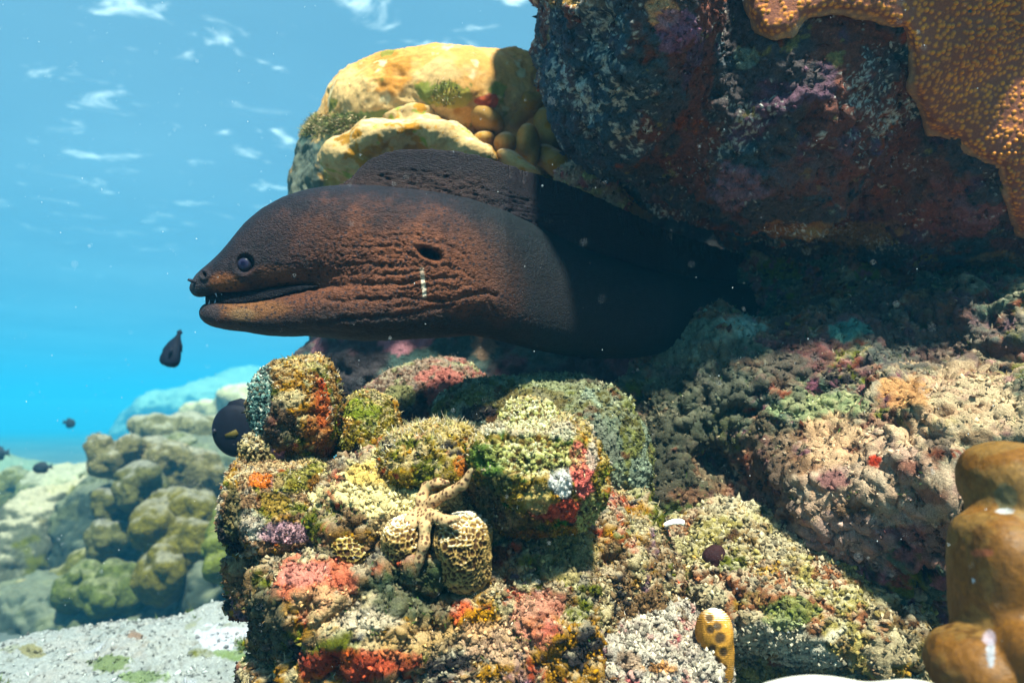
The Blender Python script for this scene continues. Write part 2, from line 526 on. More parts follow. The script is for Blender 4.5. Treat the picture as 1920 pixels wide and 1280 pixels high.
def build_water():
    me = bpy.data.meshes.new('water_surface')
    s, z = 150, 3.1
    n = 120
    t = np.linspace(-1, 1, n); g = np.sign(t) * np.abs(t) ** 2 * s
    X, Y = np.meshgrid(g, g, indexing='ij')
    V = np.stack([X.ravel(), Y.ravel(), np.zeros(n * n)], 1).astype(np.float32)
    V[:, 2] = z + .05 * fbm(V * .5, 3, 8)
    i = np.arange(n - 1)[:, None] * n + np.arange(n - 1)[None]
    Q = np.stack([i, i + 1, i + n + 1, i + n], 2).reshape(-1, 4).astype(np.int32)
    m = bpy.data.materials.new('rippled sea surface from below'); m.use_nodes = True
    nt = m.node_tree; N, L = nt.nodes, nt.links
    N.clear()
    out = N.new('ShaderNodeOutputMaterial')
    tr = N.new('ShaderNodeBsdfTransparent'); tr.inputs[0].default_value = (.90, .96, 1, 1)
    tl = N.new('ShaderNodeBsdfTranslucent'); tl.inputs[0].default_value = (.95, .98, 1, 1)
    tc = N.new('ShaderNodeTexCoord')
    mp = N.new('ShaderNodeMapping'); mp.inputs['Rotation'].default_value = (0, 0, R(28)); mp.inputs['Scale'].default_value = (.75, .95, 1)
    nz = N.new('ShaderNodeTexNoise'); nz.inputs['Scale'].default_value = 2.1; nz.inputs['Detail'].default_value = 5; nz.inputs['Roughness'].default_value = .55
    nz.inputs['Distortion'].default_value = .6
    L.new(tc.outputs['Object'], mp.inputs[0]); L.new(mp.outputs[0], nz.inputs['Vector'])
    r = N.new('ShaderNodeMapRange'); r.interpolation_type = 'SMOOTHSTEP'
    r.inputs['From Min'].default_value = .565; r.inputs['From Max'].default_value = .80; r.inputs['To Max'].default_value = .8
    L.new(nz.outputs['Fac'], r.inputs['Value'])
    # beyond the critical angle a painted blue stands in for the mirrored, lit water
    geo = N.new('ShaderNodeNewGeometry')
    dt = N.new('ShaderNodeVectorMath'); dt.operation = 'DOT_PRODUCT'
    L.new(geo.outputs['Incoming'], dt.inputs[0]); L.new(geo.outputs['Normal'], dt.inputs[1])
    ab = N.new('ShaderNodeMath'); ab.operation = 'ABSOLUTE'; L.new(dt.outputs['Value'], ab.inputs[0])
    tir = N.new('ShaderNodeMapRange'); tir.interpolation_type = 'SMOOTHSTEP'
    tir.inputs['From Min'].default_value = .82; tir.inputs['From Max'].default_value = .62
    L.new(ab.outputs[0], tir.inputs['Value'])
    n2 = N.new('ShaderNodeTexNoise'); n2.inputs['Scale'].default_value = .35; n2.inputs['Detail'].default_value = 3
    L.new(mp.outputs[0], n2.inputs['Vector'])
    cr = N.new('ShaderNodeMix'); cr.data_type = 'RGBA'
    cr.inputs[6].default_value = (.034, .095, .162, 1); cr.inputs[7].default_value = (.060, .138, .212, 1)
    L.new(n2.outputs['Fac'], cr.inputs[0])
    c2 = N.new('ShaderNodeMix'); c2.data_type = 'RGBA'
    c2.inputs[7].default_value = (.50, .62, .66, 1)  # pale streaks painted as sun glints on the ripples
    fd = N.new('ShaderNodeMapRange'); fd.interpolation_type = 'SMOOTHSTEP'
    fd.inputs['From Min'].default_value = .16; fd.inputs['From Max'].default_value = .46; fd.inputs['To Min'].default_value = .06
    L.new(ab.outputs[0], fd.inputs['Value'])
    ml = N.new('ShaderNodeMath'); ml.operation = 'MULTIPLY'; L.new(r.outputs[0], ml.inputs[0]); L.new(fd.outputs[0], ml.inputs[1])
    L.new(ml.outputs[0], c2.inputs[0]); L.new(cr.outputs[2], c2.inputs[6])
    L.new(c2.outputs[2], tl.inputs[0])
    mx = N.new('ShaderNodeMixShader')
    L.new(tir.outputs[0], mx.inputs[0]); L.new(tr.outputs[0], mx.inputs[1]); L.new(tl.outputs[0], mx.inputs[2])
    L.new(mx.outputs[0], out.inputs[0])
    o = link_mesh('water_surface', V, [Q], m)
    tagd(o, kind='structure')
build_water()

# ------------------------------------------------------------------ moray eel
TOP = [(354, 540), (358, 530), (364, 518), (374, 508), (386, 498), (402, 484), (420, 465), (440, 440), (460, 416), (490, 391), (530, 369), (570, 356),
       (610, 349), (650, 346), (700, 347), (760, 353), (820, 360), (880, 371), (950, 394), (1020, 428), (1100, 468), (1200, 500), (1300, 520), (1460, 540), (1640, 560)]
UPB = [(354, 542), (358, 548), (362, 554), (368, 558), (385, 556), (403, 553), (430, 555), (453, 555), (480, 552), (503, 548), (530, 545), (553, 542), (587, 541),
       (620, 548), (660, 562), (700, 584), (760, 612), (800, 624), (840, 626), (880, 628), (920, 635), (1000, 655), (1060, 667), (1120, 672), (1180, 672), (1250, 662), (1330, 650), (1460, 650), (1640, 660)]
LJT = [(372, 585), (376, 576), (382, 569), (403, 563), (430, 563), (460, 562), (485, 558), (500, 554), (533, 546), (570, 537), (600, 530), (650, 512), (700, 505), (760, 520), (820, 570), (860, 600)]
LJB = [(372, 587), (376, 598), (384, 606), (400, 613), (430, 619), (462, 622), (470, 624), (500, 629), (540, 631), (580, 629), (620, 634), (660, 638), (700, 640), (760, 637), (820, 629), (860, 622)]
WID = [(354, .004), (358, .010), (366, .016), (380, .021), (420, .029), (460, .034), (520, .041), (580, .048), (650, .056), (740, .062), (820, .064), (1000, .066), (1250, .066), (1640, .05)]
LJW = [(372, .003), (376, .010), (388, .018), (420, .025), (460, .030), (520, .037), (580, .046), (650, .056), (740, .059), (820, .045), (860, .03)]
ZC = [(354, .730), (500, .742), (650, .752), (800, .768), (950, .80), (1100, .88), (1250, .98), (1400, 1.12), (1640, 1.35)]
def cv(tab, u):
    t = np.array(tab, np.float32)
    return np.interp(u, t[:, 0], t[:, 1])
def eel_z(u): return cv(ZC, u)

def seg_sdf(u, v, w, z, top, bot, wid, u0, u1, p=2.5):
    a, b = cv(top, u), cv(bot, u)
    c, h, W = (a + b) / 2, np.maximum((b - a) / 2, 1.5), cv(wid, u)
    k0 = (np.abs((v - c) / h) ** p + np.abs(w / W) ** p + 1e-9) ** (1 / p)
    f = (k0 - 1) * np.minimum(h * z / F_PX, W)
    end = np.maximum(u0 - u, u - u1) * z / F_PX
    return np.maximum(f, end)

def eel_f(P):
    u, v = uv_of(P); z = P[:, 2]
    w = z - eel_z(u)
    a = seg_sdf(u, v, w, z, TOP, UPB, WID, 354, 1640)
    b = seg_sdf(u, v, w, z, LJT, LJB, LJW, 372, 860)
    k = .002 + .012 * sstep(540, 640, u)
    h = np.clip(k - np.abs(a - b), 0, None) / k
    f = np.minimum(a, b) - h * h * k * .25
    return f

FOLDS = [  # (points, width px, depth m)
    ([(586, 541), (640, 533), (700, 532), (740, 533), (803, 523), (850, 522)], 4, .0034),
    ([(610, 562), (650, 564), (700, 562), (763, 556), (810, 563), (860, 560), (900, 548), (930, 553)], 4.5, .0034),
    ([(640, 597), (700, 596), (760, 590), (800, 580), (850, 572)], 4.5, .003),
    ([(600, 606), (660, 598)], 3.5, .002),
    ([(655, 497), (690, 494), (740, 500), (780, 498)], 3.5, .0018),
    ([(700, 512), (750, 514), (790, 508)], 3, .0016),
    ([(712, 545), (760, 541), (820, 534), (860, 540)], 3, .0016),
    ([(740, 572), (790, 570), (830, 562)], 3.5, .002),
    ([(715, 462), (745, 458), (775, 462)], 4, .0016), ([(715, 478), (748, 474), (778, 478)], 4, .0016),
    ([(712, 446), (750, 440), (790, 442)], 3, .0012),
    ([(825, 456), (850, 462), (870, 478), (885, 500)], 3.5, .0018), ([(830, 498), (860, 505), (890, 520)], 3.5, .0018),
    ([(690, 398), (720, 400), (760, 398)], 2.5, .0010), ([(700, 380), (730, 384), (770, 384)], 2.5, .0010), ([(740, 412), (770, 416), (800, 414)], 2.5, .0009),
    ([(915, 560), (925, 580), (932, 596)], 3, .0018),
    ([(560, 620), (620, 622), (680, 626)], 4, .0016),
]
def polyd(u, v, pts):
    d = np.full(len(u), 1e9, np.float32)
    for (x0, y0), (x1, y1) in zip(pts[:-1], pts[1:]):
        ex, ey = x1 - x0, y1 - y0
        t = np.clip(((u - x0) * ex + (v - y0) * ey) / (ex * ex + ey * ey), 0, 1)
        d = np.minimum(d, np.hypot(u - x0 - t * ex, v - y0 - t * ey))
    return d

def eel_disp(V, N):
    u, v = uv_of(V)
    wob = np.stack([u / 26, v / 26, V[:, 2] * 30], 1)
    vv = v + 5 * perlin(wob, 61)
    uu = u + 6 * perlin(wob + 9, 62)
    x = np.zeros(len(V), np.float32)
    for pts, w, dep in FOLDS:
        d = polyd(uu, vv, pts)
        x += -dep * .5 * np.exp(-(d / w) ** 2) + dep * .22 * np.exp(-((d - 2.4 * w) / (1.6 * w)) ** 2)
    # leathery creases over the gill basket, fading forward and aft
    reg = np.exp(-(((u - 740) / 170) ** 2 + ((v - 520) / 105) ** 2))
    c = fbm(np.stack([uu / 30, vv / 11, V[:, 2] * 20], 1), 3, 71, .6, ridge=True)
    c2 = fbm(np.stack([uu / 10, vv / 16, V[:, 2] * 20], 1), 2, 75, .6, ridge=True)
    x += -.0010 * reg * sstep(.35, .95, c) - .0011 * reg * sstep(.35, .9, c2)
    c3 = fbm(np.stack([uu / 13, vv / 5.5, V[:, 2] * 40], 1), 2, 79, .6, ridge=True)
    x += -.0011 * np.exp(-(((u - 740) / 230) ** 2 + ((v - 500) / 130) ** 2)) * sstep(.3, .9, c3)
    # gill opening and eye socket, nostril
    g = np.sqrt(((uu - 806) / 27) ** 2 + ((vv - 475 - .34 * (uu - 806)) / (11 + .12 * np.clip(uu - 806, -30, 30))) ** 2)
    near = (V[:, 2] < eel_z(u) - .01)
    x += np.where(near, -.011 * sstep(1.1, .5, g) + .0014 * np.exp(-((g - 1.35) / .3) ** 2), 0)
    e = np.hypot(u - 459, v - 495)
    x += np.where(near, -.0045 * sstep(20, 12, e) + .0008 * np.exp(-((e - 23) / 5) ** 2), 0)
    nn = np.hypot(u - 384, v - 516)
    x += np.where(near, .0020 * np.exp(-((nn - 7) / 3) ** 2) - .003 * sstep(6, 2, nn), 0)
    return x.astype(np.float32)
def eel_disp2(V, N):
    return .0005 * fbm(V * 330, 3, 81, .7, ridge=True) * (.6 + .4 * perlin(V * 30, 5))

def eel_col(V, N):
    u, v = uv_of(V)
    base = np.tile(np.array((.135, .044, .021), np.float32), (len(V), 1))
    n = fbm(V * 38, 4, 90, .6); n2 = fbm(V * 150, 3, 92, .6)
    rel = (v - cv(TOP, u)) / (cv(UPB, u) - cv(TOP, u) + 1)
    rel = (v - cv(TOP, u)) / (np.where(u < 900, np.maximum(cv(UPB, u), 629), cv(UPB, u)) - cv(TOP, u) + 1)
    dark = np.array((.012, .012, .018), np.float32)
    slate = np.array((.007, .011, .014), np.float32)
    m = sstep(.46, .02, rel + .25 * n)                       # darker along the back
    m = np.maximum(m, .94 * sstep(760, 470, u + 60 * n) * sstep(.85, .45, rel + .2 * n))   # dusky head
    base = base * (1 - m[:, None]) + dark * m[:, None]
    m = sstep(.66, .95, rel + .18 * n)[:, None] * .9             # slate belly
    base = base * (1 - m) + slate * m
    m = sstep(840, 1000, u + 40 * n - .25 * (v - 500))[:, None] * .95              # overhang shadow painted into the skin behind the gill
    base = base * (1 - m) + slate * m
    for px, py, rx, ry, c, s in [(425, 530, 40, 20, (.18, .06, .02), .9), (520, 512, 60, 16, (.14, .05, .022), .6),
                                 (470, 580, 75, 22, (.16, .065, .025), .85), (455, 590, 30, 14, (.15, .10, .05), .5), (392, 585, 26, 24, (.03, .025, .03), .9),
                                 (372, 530, 22, 22, (.03, .028, .034), .8)]:
        d = np.sqrt(((u - px) / rx) ** 2 + ((v - py) / ry) ** 2) + .7 * n
        mm = (s * sstep(1.2, .5, d))[:, None]
        base = base * (1 - mm) + np.array(c, np.float32) * mm
    f1, _, idd = worley(V * 190, 77)                           # small dark freckles
    m = (sstep(.40, .22, f1) * (idd > .3) * .85)[:, None]
    base = base * (1 - m) + dark * m
    base *= (1 + .5 * n2 + .35 * n)[:, None]
    # pale scar under the gill
    sx = 791 + (v - 505) * .10 + 1.5 * perlin(np.stack([v / 6, v * 0, v * 0], 1), 3)
    m = (sstep(4.6, 3.0, np.abs(u - sx) + 1.5 * perlin(V * 400, 3)) * sstep(498, 506, v) * sstep(560, 553, v) * (.45 + .55 * sstep(512, 526, v)))[:, None]
    base = base * (1 - m) + np.array((.62, .50, .38), np.float32) * m
    g = np.sqrt(((u - 806) / 24) ** 2 + ((v - 475 - .28 * (u - 806)) / 11) ** 2)
    m = sstep(1.0, .7, g)[:, None]
    base = base * (1 - m) + np.array((.006, .006, .012), np.float32) * m
    return base

def build_eel():
    lo = np.array([qp(345, 0, 1.0)[0] * .9, -.04, .60]); hi = np.array([.76, .24, 1.42])
    lo = np.array([-.38, -.05, .63])
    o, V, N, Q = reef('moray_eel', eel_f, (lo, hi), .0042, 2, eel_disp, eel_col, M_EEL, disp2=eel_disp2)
    tagd(o, 'big brown wrinkled moray eel reaching out of its crevice with mouth ajar', 'moray eel')
    # dorsal fin: a fleshy ridge along the back
    FT = [(620, 351), (640, 344), (655, 334), (670, 318), (690, 300), (720, 285), (760, 278), (800, 277), (850, 281), (900, 291), (960, 310), (1020, 330), (1080, 350), (1150, 382), (1250, 430), (1400, 480)]
    def fin_f(P):
        u, v = uv_of(P); z = P[:, 2]
        w = z - eel_z(u) - .012 * np.sin(u / 90)
        t = cv(FT, u); b = cv(TOP, u) + 26
        h = np.clip((v - t) / np.maximum(b - t, 4), 0, 1)
        W = .0022 + .006 * h ** 1.5
        f = np.maximum((t - v) * z / F_PX, (v - b) * z / F_PX)
        f = np.maximum(f, np.maximum(622 - u, u - 1400) * z / F_PX)
        return np.maximum(f, np.abs(w) - W)
    def fin_d(V, N):
        u, v = uv_of(V)
        wob = 4 * perlin(np.stack([u / 30, v / 30, v * 0], 1), 5)
        h = (v - cv(FT, u)) / (cv(TOP, u) + 20 - cv(FT, u))
        folds = fbm(np.stack([u / 60, (v + wob - .18 * (u - 700)) / 9, v * 0], 1), 3, 44, .6, ridge=True)
        rays = perlin(np.stack([u / 5, v / 60, v * 0], 1), 6)
        return -.0028 * sstep(.45, .95, folds) * sstep(.25, .6, h) * sstep(1150, 950, u) + .0004 * rays
    def fin_c(V, N):
        u, v = uv_of(V); n = fbm(V * 40, 3, 5)
        c = np.tile(np.array((.014, .010, .014), np.float32), (len(V), 1))
        m = (sstep(310, 345, v + 20 * n) * sstep(960, 860, u))[:, None]
        c = c * (1 - m) + np.array((.030, .015, .014), np.float32) * m
        return c * (1 + .6 * fbm(V * 150, 2, 6))[:, None]
    fo, *_ = reef('dorsal_fin', fin_f, (np.array([-.21, .05, .70]), np.array([.54, .26, 1.18])), .0032, 1, fin_d, fin_c, M_EEL, parent=o)
    # eyes: one each side, dark blue with a ring
    for side in (-1, 1):
        c = qp(459, 495, .740)
        c[2] = .740 + side * .0298
        c[:2] *= 1.0 if side < 0 else 1.0
        if side < 0:
            c[:2] = qp(459, 495, c[2])[:2]
        rad = .0082
        V2, Q2 = ball(rad, 24, 16)
        V2 = V2 * np.array([1, 1, .62]) + c
        rr = np.hypot(V2[:, 0] - c[0], V2[:, 1] - c[1]) / rad
        outer = side * (V2[:, 2] - c[2]) > 0
        col = np.tile(np.array((.018, .016, .028)), (len(V2), 1))
        col[(rr < .62) & outer] = (.018, .020, .05)
        col[(rr < .50) & outer] = (.015, .015, .04)
        col[(rr < .33) & outer] = (.004, .004, .02)
        e = link_mesh('eye', q2w(V2), [Q2[:, ::-1]], M_EYE, col, o)
    # front nostril tube
    tube_obj('nostril_tube', [qp(366, 528, .716), qp(358, 526, .713), qp(352, 524, .712)], [.0022, .0018, .0011], M_EEL, (.02, .02, .03), o)
    # inside of the mouth, teeth
    def mouth(P):
        u, v = uv_of(P); z = P[:, 2]; w = z - eel_z(u)
        t, b = cv(UPB, u) - 8, cv(LJT, u) + 8
        W = cv(LJW, u) * .78 * sstep(372, 420, u)
        f = np.maximum((t - v), (v - b)) * z / F_PX
        f = np.maximum(f, np.maximum(384 - u, u - 600) * z / F_PX)
        return np.maximum(f, np.abs(w) - W)
    mo, *_ = reef('mouth_lining', mouth, (np.array([-.34, .02, .68]), np.array([-.18, .09, .80])), .0025, 1, None,
                  lambda V, N: np.tile(np.array((.004, .004, .008), np.float32), (len(V), 1)) * (1 + .5 * fbm(V * 200, 2, 4))[:, None], M_EEL, parent=o)
    for tx, top, ln in ((404, 552, 5), (416, 553, 6)):
        zz = float(eel_z(tx)) - float(cv(WID, tx)) * .62
        a, b = qp(tx, top - 2, zz), qp(tx + 3, top + ln, zz)
        tube_obj('tooth', [a, (a + b) / 2, b], [.0009, .0006, .0001], M_TOOTH, (.3, .34, .42), o)
    for tx, bot, ln in ((392, 569, 7), (403, 567, 6), (474, 566, 5)):
        zz = float(eel_z(tx)) - float(cv(LJW, tx)) * .6
        a, b = qp(tx, bot + 2, zz), qp(tx + 1, bot - ln, zz)
        tube_obj('tooth', [a, (a + b) / 2, b], [.0009, .0006, .0001], M_TOOTH, (.35, .38, .45), o)

def ball(r, nu=24, nv=16):
    V, Q = [], []
    for j in range(nv + 1):
        th = math.pi * (j + (1e-3 if j == 0 else -1e-3 if j == nv else 0)) / nv
        for i in range(nu):
            ph = 2 * math.pi * i / nu
            V.append((r * math.sin(th) * math.cos(ph), r * math.sin(th) * math.sin(ph), r * math.cos(th)))
    for j in range(nv):
        for i in range(nu):
            a, b = j * nu + i, j * nu + (i + 1) % nu
            Q.append((a, a + nu, b + nu, b))
    return np.array(V, np.float32), np.array(Q, np.int32)

def tube_obj(name, pts, rad, mat, col, parent, n=8):
    pts = np.array(pts, np.float32)
    V, Q = [], []
    for i, (p, r) in enumerate(zip(pts, rad)):
        d = pts[min(i + 1, len(pts) - 1)] - pts[max(i - 1, 0)]; d /= np.linalg.norm(d)
        a = np.cross(d, (0, 0, 1) if abs(d[2]) < .9 else (0, 1, 0)); a /= np.linalg.norm(a); b = np.cross(d, a)
        for k in range(n):
            t = 2 * math.pi * k / n
            V.append(p + r * (math.cos(t) * a + math.sin(t) * b))
    for i in range(len(pts) - 1):
        for k in range(n):
            Q.append((i * n + k, i * n + (k + 1) % n, (i + 1) * n + (k + 1) % n, (i + 1) * n + k))
    return link_mesh(name, q2w(np.array(V)), [np.array(Q, np.int32)[:, ::-1]], mat, np.tile(np.array(col, np.float32), (len(V), 1)), parent)

M_EYE = skin_mat('eye', .3, .15, (50, .02, .0005), .05)
M_TOOTH = skin_mat('tooth', .3, .5, (50, .02, .0005), .05)
build_eel()

# ------------------------------------------------------------------ honeycomb pattern for the brain corals
def honey(V, N, freq, seed=0):
    f1, f2, i = worley(V * freq, seed)
    return sstep(.02, .17, f2 - f1), f1, i
def honey_col(h, up, wall=(.62, .46, .22), pit=(.05, .020, .005), top=(.85, .80, .66)):
    w = np.array(wall, np.float32) * (1 - up[:, None]) + np.array(top, np.float32) * up[:, None]
    p = np.array(pit, np.float32) * (1 - up[:, None] * .7) + np.array((.42, .24, .04), np.float32) * up[:, None] * .7
    return w * (1 - h[:, None]) + p * h[:, None]

def honey_coral(name, blobs, freq, seed, label, group=None, cell=.004, wall=(.44, .27, .08), bleach=(.55, 1.0), tuft=0, depth=.0022):
    st = {}
    def d(V, N):
        h, f1, i = honey(V, N, freq, seed); st['h'] = h
        return .009 * fbm(V * 22, 3, seed) - depth * h
    def c(V, N):
        up = sstep(bleach[0], bleach[1], (N @ UPQ) + .35 * fbm(V * 30, 3, seed + 4))
        col = honey_col(st['h'], up, wall)
        n = fbm(V * 45, 3, seed + 8)
        return col * (1 + .35 * n + .25 * fbm(V * 300, 2, 3))[:, None]
    t = []
    if tuft:
        t = [dict(n=tuft, len=.005, wid=.00035, col=[CREAM, OLIVE, TAN, WHITE], w=lambda V, N: sstep(.1, .7, fbm(V * 30, 3, 5) + .3))]
    o, *_ = reef(name, blobs, blobs.box(.012), cell, 2, d, c, M_CORAL, tufts=t, seed=seed)
    return tagd(o, label, 'coral', group)

# ------------------------------------------------------------------ foreground coral cluster
ZS = .92
def turf_spec(n, ln, cols, up0=.0, up1=.6, wid=.00035, lean=.45, fr=30, th=-.1, name='algae_turf', seed=4):
    return dict(n=n, len=ln, wid=wid, col=cols, lean=lean, name=name,
                w=lambda V, N: .01 + sstep(up0, up1, N @ UPQ) * sstep(th, th + .2, fbm(V * fr, 3, seed)))

def knob(name, items, label, base, layers, spots, seed, k=.02, cuts=(), crumb=5400, tufts=(), cell=.0045, sediment=(.66, .50, .25), sed=.42,
         rough=1.0, hm=None, cat='coral', group=None, csize=.0011):
    B = Blobs(items, k, cuts)
    d1, d2 = rock_disp(.012 * rough, 9, .0065 * rough, 32, .0032 * rough, 110, .0060 * rough, 75, seed)
    st = {}
    def dd(V, N):
        x = d1(V, N)
        if hm is not None:
            h, f1, i = honey(V, N, hm[0], seed + 1)
            u, v = uv_of(V); m = 0
            for s in hm[1:]:
                m = np.maximum(m, sstep(1.2, .7, np.sqrt(((u - s[0]) / s[2]) ** 2 + ((v - s[1]) / s[3]) ** 2) + .5 * fbm(V * 35, 3, seed + 6)))
            st['h'], st['m'] = h, m
            x = x * (1 - .6 * m) - .0026 * h * m
        return x
    def cc(V, N):
        col = palette(V, base, layers + [(DARK, 18, .24, .1)], seed, .6)
        up = (sed * sstep(.35, .85, (N @ UPQ) + .5 * fbm(V * 40, 4, seed + 17, .6)))[:, None]
        col = col * (1 - up) + np.array(sediment, np.float32) * up
        col = paint(V, col, spots, seed)
        if hm is not None:
            hc = honey_col(st['h'], np.clip(up[:, 0] * 1.0, 0, 1), *(hm_cols.get(name + str(seed), ((.50, .36, .16), (.07, .035, .012)))))
            m = st['m'][:, None] * .9
            col = col * (1 - m) + hc * m
        return col * (1 + .5 * fbm(V * 420, 2, seed + 3, .8))[:, None]
    o, V, N, Q = reef(name, B, B.box(.02), cell, 2, dd, cc, M_ROCK, ncrumb=crumb, crumb=csize, tufts=list(tufts), seed=seed, disp2=d2)
    return tagd(o, label, cat, group)
hm_cols = {}

G = 'knobbly corals in the cluster under the eel'
hm_cols['knobbly_coral11'] = ((.10, .22, .20), (.012, .03, .035))
knob('knobbly_coral', [(550, 742, .74, 68, 60, .045, 0, 2.6), (560, 796, .74, 68, 48, .042, 4, 2.6), (560, 840, .75, 46, 28, .035)],
     'tall upright coral knob with rusty crust, rising below the eel jaw', (.25, .13, .05),
     [(OCHRE, 22, .1, .2), (OLIVE, 40, .12, .15), (RUST, 30, .2, .12), ((.5, .42, .25), 60, .22, .12), (DARK, 50, .28, .1)],
     [(605, 755, 14, 42, (.50, .08, .02), .85), (540, 750, 30, 18, (.50, .42, .26), .7), (520, 800, 40, 45, (.05, .04, .035), .75), (600, 790, 26, 60, (.30, .10, .04), .6)],
     11, hm=(170, (490, 750, 28, 75)), tufts=[turf_spec(1633, .0034, [CREAM, TAN, OLIVE, WHITE], 0.1, 0.6)], group=G)
knob('knobbly_coral', [(500, 838, .715, 38, 34, .03)], 'small round knob with a pink patch wedged under the tall coral knob', (.14, .13, .06),
     [(OLIVE, 40, .1, .2), (TAN, 60, .2, .15)], [(528, 836, 22, 26, (.50, .25, .30), .9), (538, 828, 10, 12, (.55, .12, .1), .6)],
     12, crumb=1500, hm=(170, (482, 838, 26, 30)), tufts=[turf_spec(363, .003, [CREAM, OLIVE])], group=G)
knob('knobbly_coral', [(535, 925, .71, 90, 62, .055, 0, 2.8), (555, 975, .71, 78, 44, .05, 0, 2.4), (488, 965, .71, 38, 46, .04)],
     'broad blocky coral knob with white, orange and mauve crusts, beside the open water', (.34, .20, .12),
     [(OCHRE, 24, .1, .2), (OLIVE, 36, .15, .15), ((.58, .50, .40), 30, .2, .12), (RUST, 44, .25, .12), (DARK, 60, .32, .1)],
     [(485, 900, 30, 16, (.58, .16, .02), .9), (520, 903, 14, 12, (.65, .30, .28), .9), (560, 900, 50, 28, (.20, .20, .04), .7),
      (515, 945, 30, 22, (.28, .19, .04), .7), (555, 1000, 80, 20, (.50, .30, .34), .85), (610, 1020, 34, 26, (.55, .26, .28), .8), (625, 930, 18, 45, (.40, .10, .04), .8),
      (470, 980, 26, 34, (.55, .50, .42), .5), (438, 955, 14, 60, (.09, .09, .04), .7), (592, 985, 12, 20, (.55, .60, .28), .9), (600, 915, 26, 20, (.22, .06, .02), .6)],
     13, crumb=8400, tufts=[turf_spec(1633, .0034, [CREAM, WHITE, TAN], 0.1, 0.6)], group=G)
knob('knobbly_coral', [(690, 790, .77, 50, 52, .04), (695, 835, .76, 54, 40, .04)],
     'olive and ochre mossy coral dome between the tall knob and the low mound', (.24, .18, .04),
     [(OLIVE, 30, .05, .2), (OCHRE, 36, .12, .15), (RUST, 30, .28, .12), ((.45, .44, .22), 50, .25, .1)],
     [(730, 830, 22, 18, (.50, .16, .10), .7), (680, 770, 30, 22, (.22, .26, .05), .6)],
     14, crumb=4200, tufts=[turf_spec(1270, .0034, [(.4, .4, .14), CREAM, OLIVE], 0.1, 0.6)], group=G)
knob('knobbly_coral', [(800, 850, .72, 82, 40, .05), (770, 868, .71, 50, 28, .045), (850, 870, .70, 40, 34, .04)],
     'low fuzzy yellow-brown mound between the olive dome and the biggest knob', (.34, .24, .07),
     [(OLIVE, 30, .1, .2), (OCHRE, 36, .12, .15), (RUST, 36, .28, .12), (CREAM, 50, .2, .12)],
     [(868, 870, 16, 20, (.40, .10, .03), .7)],
     15, crumb=4200, tufts=[turf_spec(1633, .006, [CREAM, (.5, .45, .2), WHITE], 0.1, 0.6)], group=G)
hm_cols['knobbly_coral16'] = ((.48, .46, .14), (.10, .06, .015))
knob('knobbly_coral', [(1000, 868, .67, 104, 76, .06, 6, 2.7), (1005, 925, .67, 98, 66, .05, 0, 2.4), (990, 780, .69, 46, 32, .03), (1078, 920, .68, 36, 62, .04)],
     'biggest coral knob, with a white scar, pink patch and bumpy cap', (.32, .22, .07),
     [(OLIVE, 26, .08, .18), (OCHRE, 36, .15, .15), (GREEN, 30, .25, .1), (CREAM, 44, .25, .12), (RUST, 50, .3, .1)],
     [(1050, 905, 26, 30, (.72, .70, .66), .95), (1095, 880, 26, 50, (.62, .16, .14), .95), (1050, 958, 60, 22, (.55, .10, .07), .9), (1012, 935, 30, 30, (.52, .40, .18), .8),
      (915, 860, 36, 36, (.06, .14, .03), .85), (930, 910, 34, 26, (.05, .07, .03), .85), (900, 950, 40, 40, (.06, .06, .05), .7), (1110, 850, 12, 40, (.60, .50, .40), .8),  # near-black spots paint shade into the lower left hollow
      (985, 800, 120, 22, (.66, .58, .46), .6), (985, 985, 60, 26, (.07, .03, .02), .6)],
     16, hm=(150, (985, 785, 60, 36), (1000, 860, 90, 34), (1100, 970, 24, 46)), crumb=9600, cuts=[(905, 960, .61, 60, 44, .03)],
     tufts=[turf_spec(2178, .0034, [WHITE, CREAM, TAN], 0.1, 0.6)], group=G)
# honeycomb corals
G2 = 'honeycomb corals beside the sea star'
honey_coral('honeycomb_coral', Blobs([(756, 1010, .635, 38, 40, .030, 0, 2.4), (748, 1050, .645, 36, 44, .03), (770, 1020, .65, 36, 40, .03)], .014), 195, 21,
            'small domed honeycomb coral with white crown, left of the sea star arm', G2)
honey_coral('honeycomb_coral', Blobs([(858, 1015, .63, 42, 44, .034), (880, 1000, .632, 44, 34, .034), (884, 1050, .63, 42, 54, .032, -8), (860, 1060, .64, 40, 40, .03)], .014), 195, 22,
            'larger round honeycomb coral of golden brown cells, right of the sea star arm', G2)
honey_coral('honeycomb_coral', Blobs([(650, 1008, .66, 44, 34, .03), (670, 1030, .66, 34, 22, .03), (630, 990, .67, 40, 30, .03)], .014), 180, 23,
            'low yellow honeycomb coral at the foot of the blocky mauve crusted knob', G2, wall=(.50, .34, .08))
honey_coral('honeycomb_coral', Blobs([(655, 945, .685, 36, 38, .03), (640, 915, .69, 30, 30, .03), (670, 960, .69, 26, 24, .03)], .012), 300, 24,
            'smooth tan coral with very fine cells in the pale saddle of the cluster', G2, wall=(.52, .36, .12), depth=.0008, bleach=(.7, 1.2))
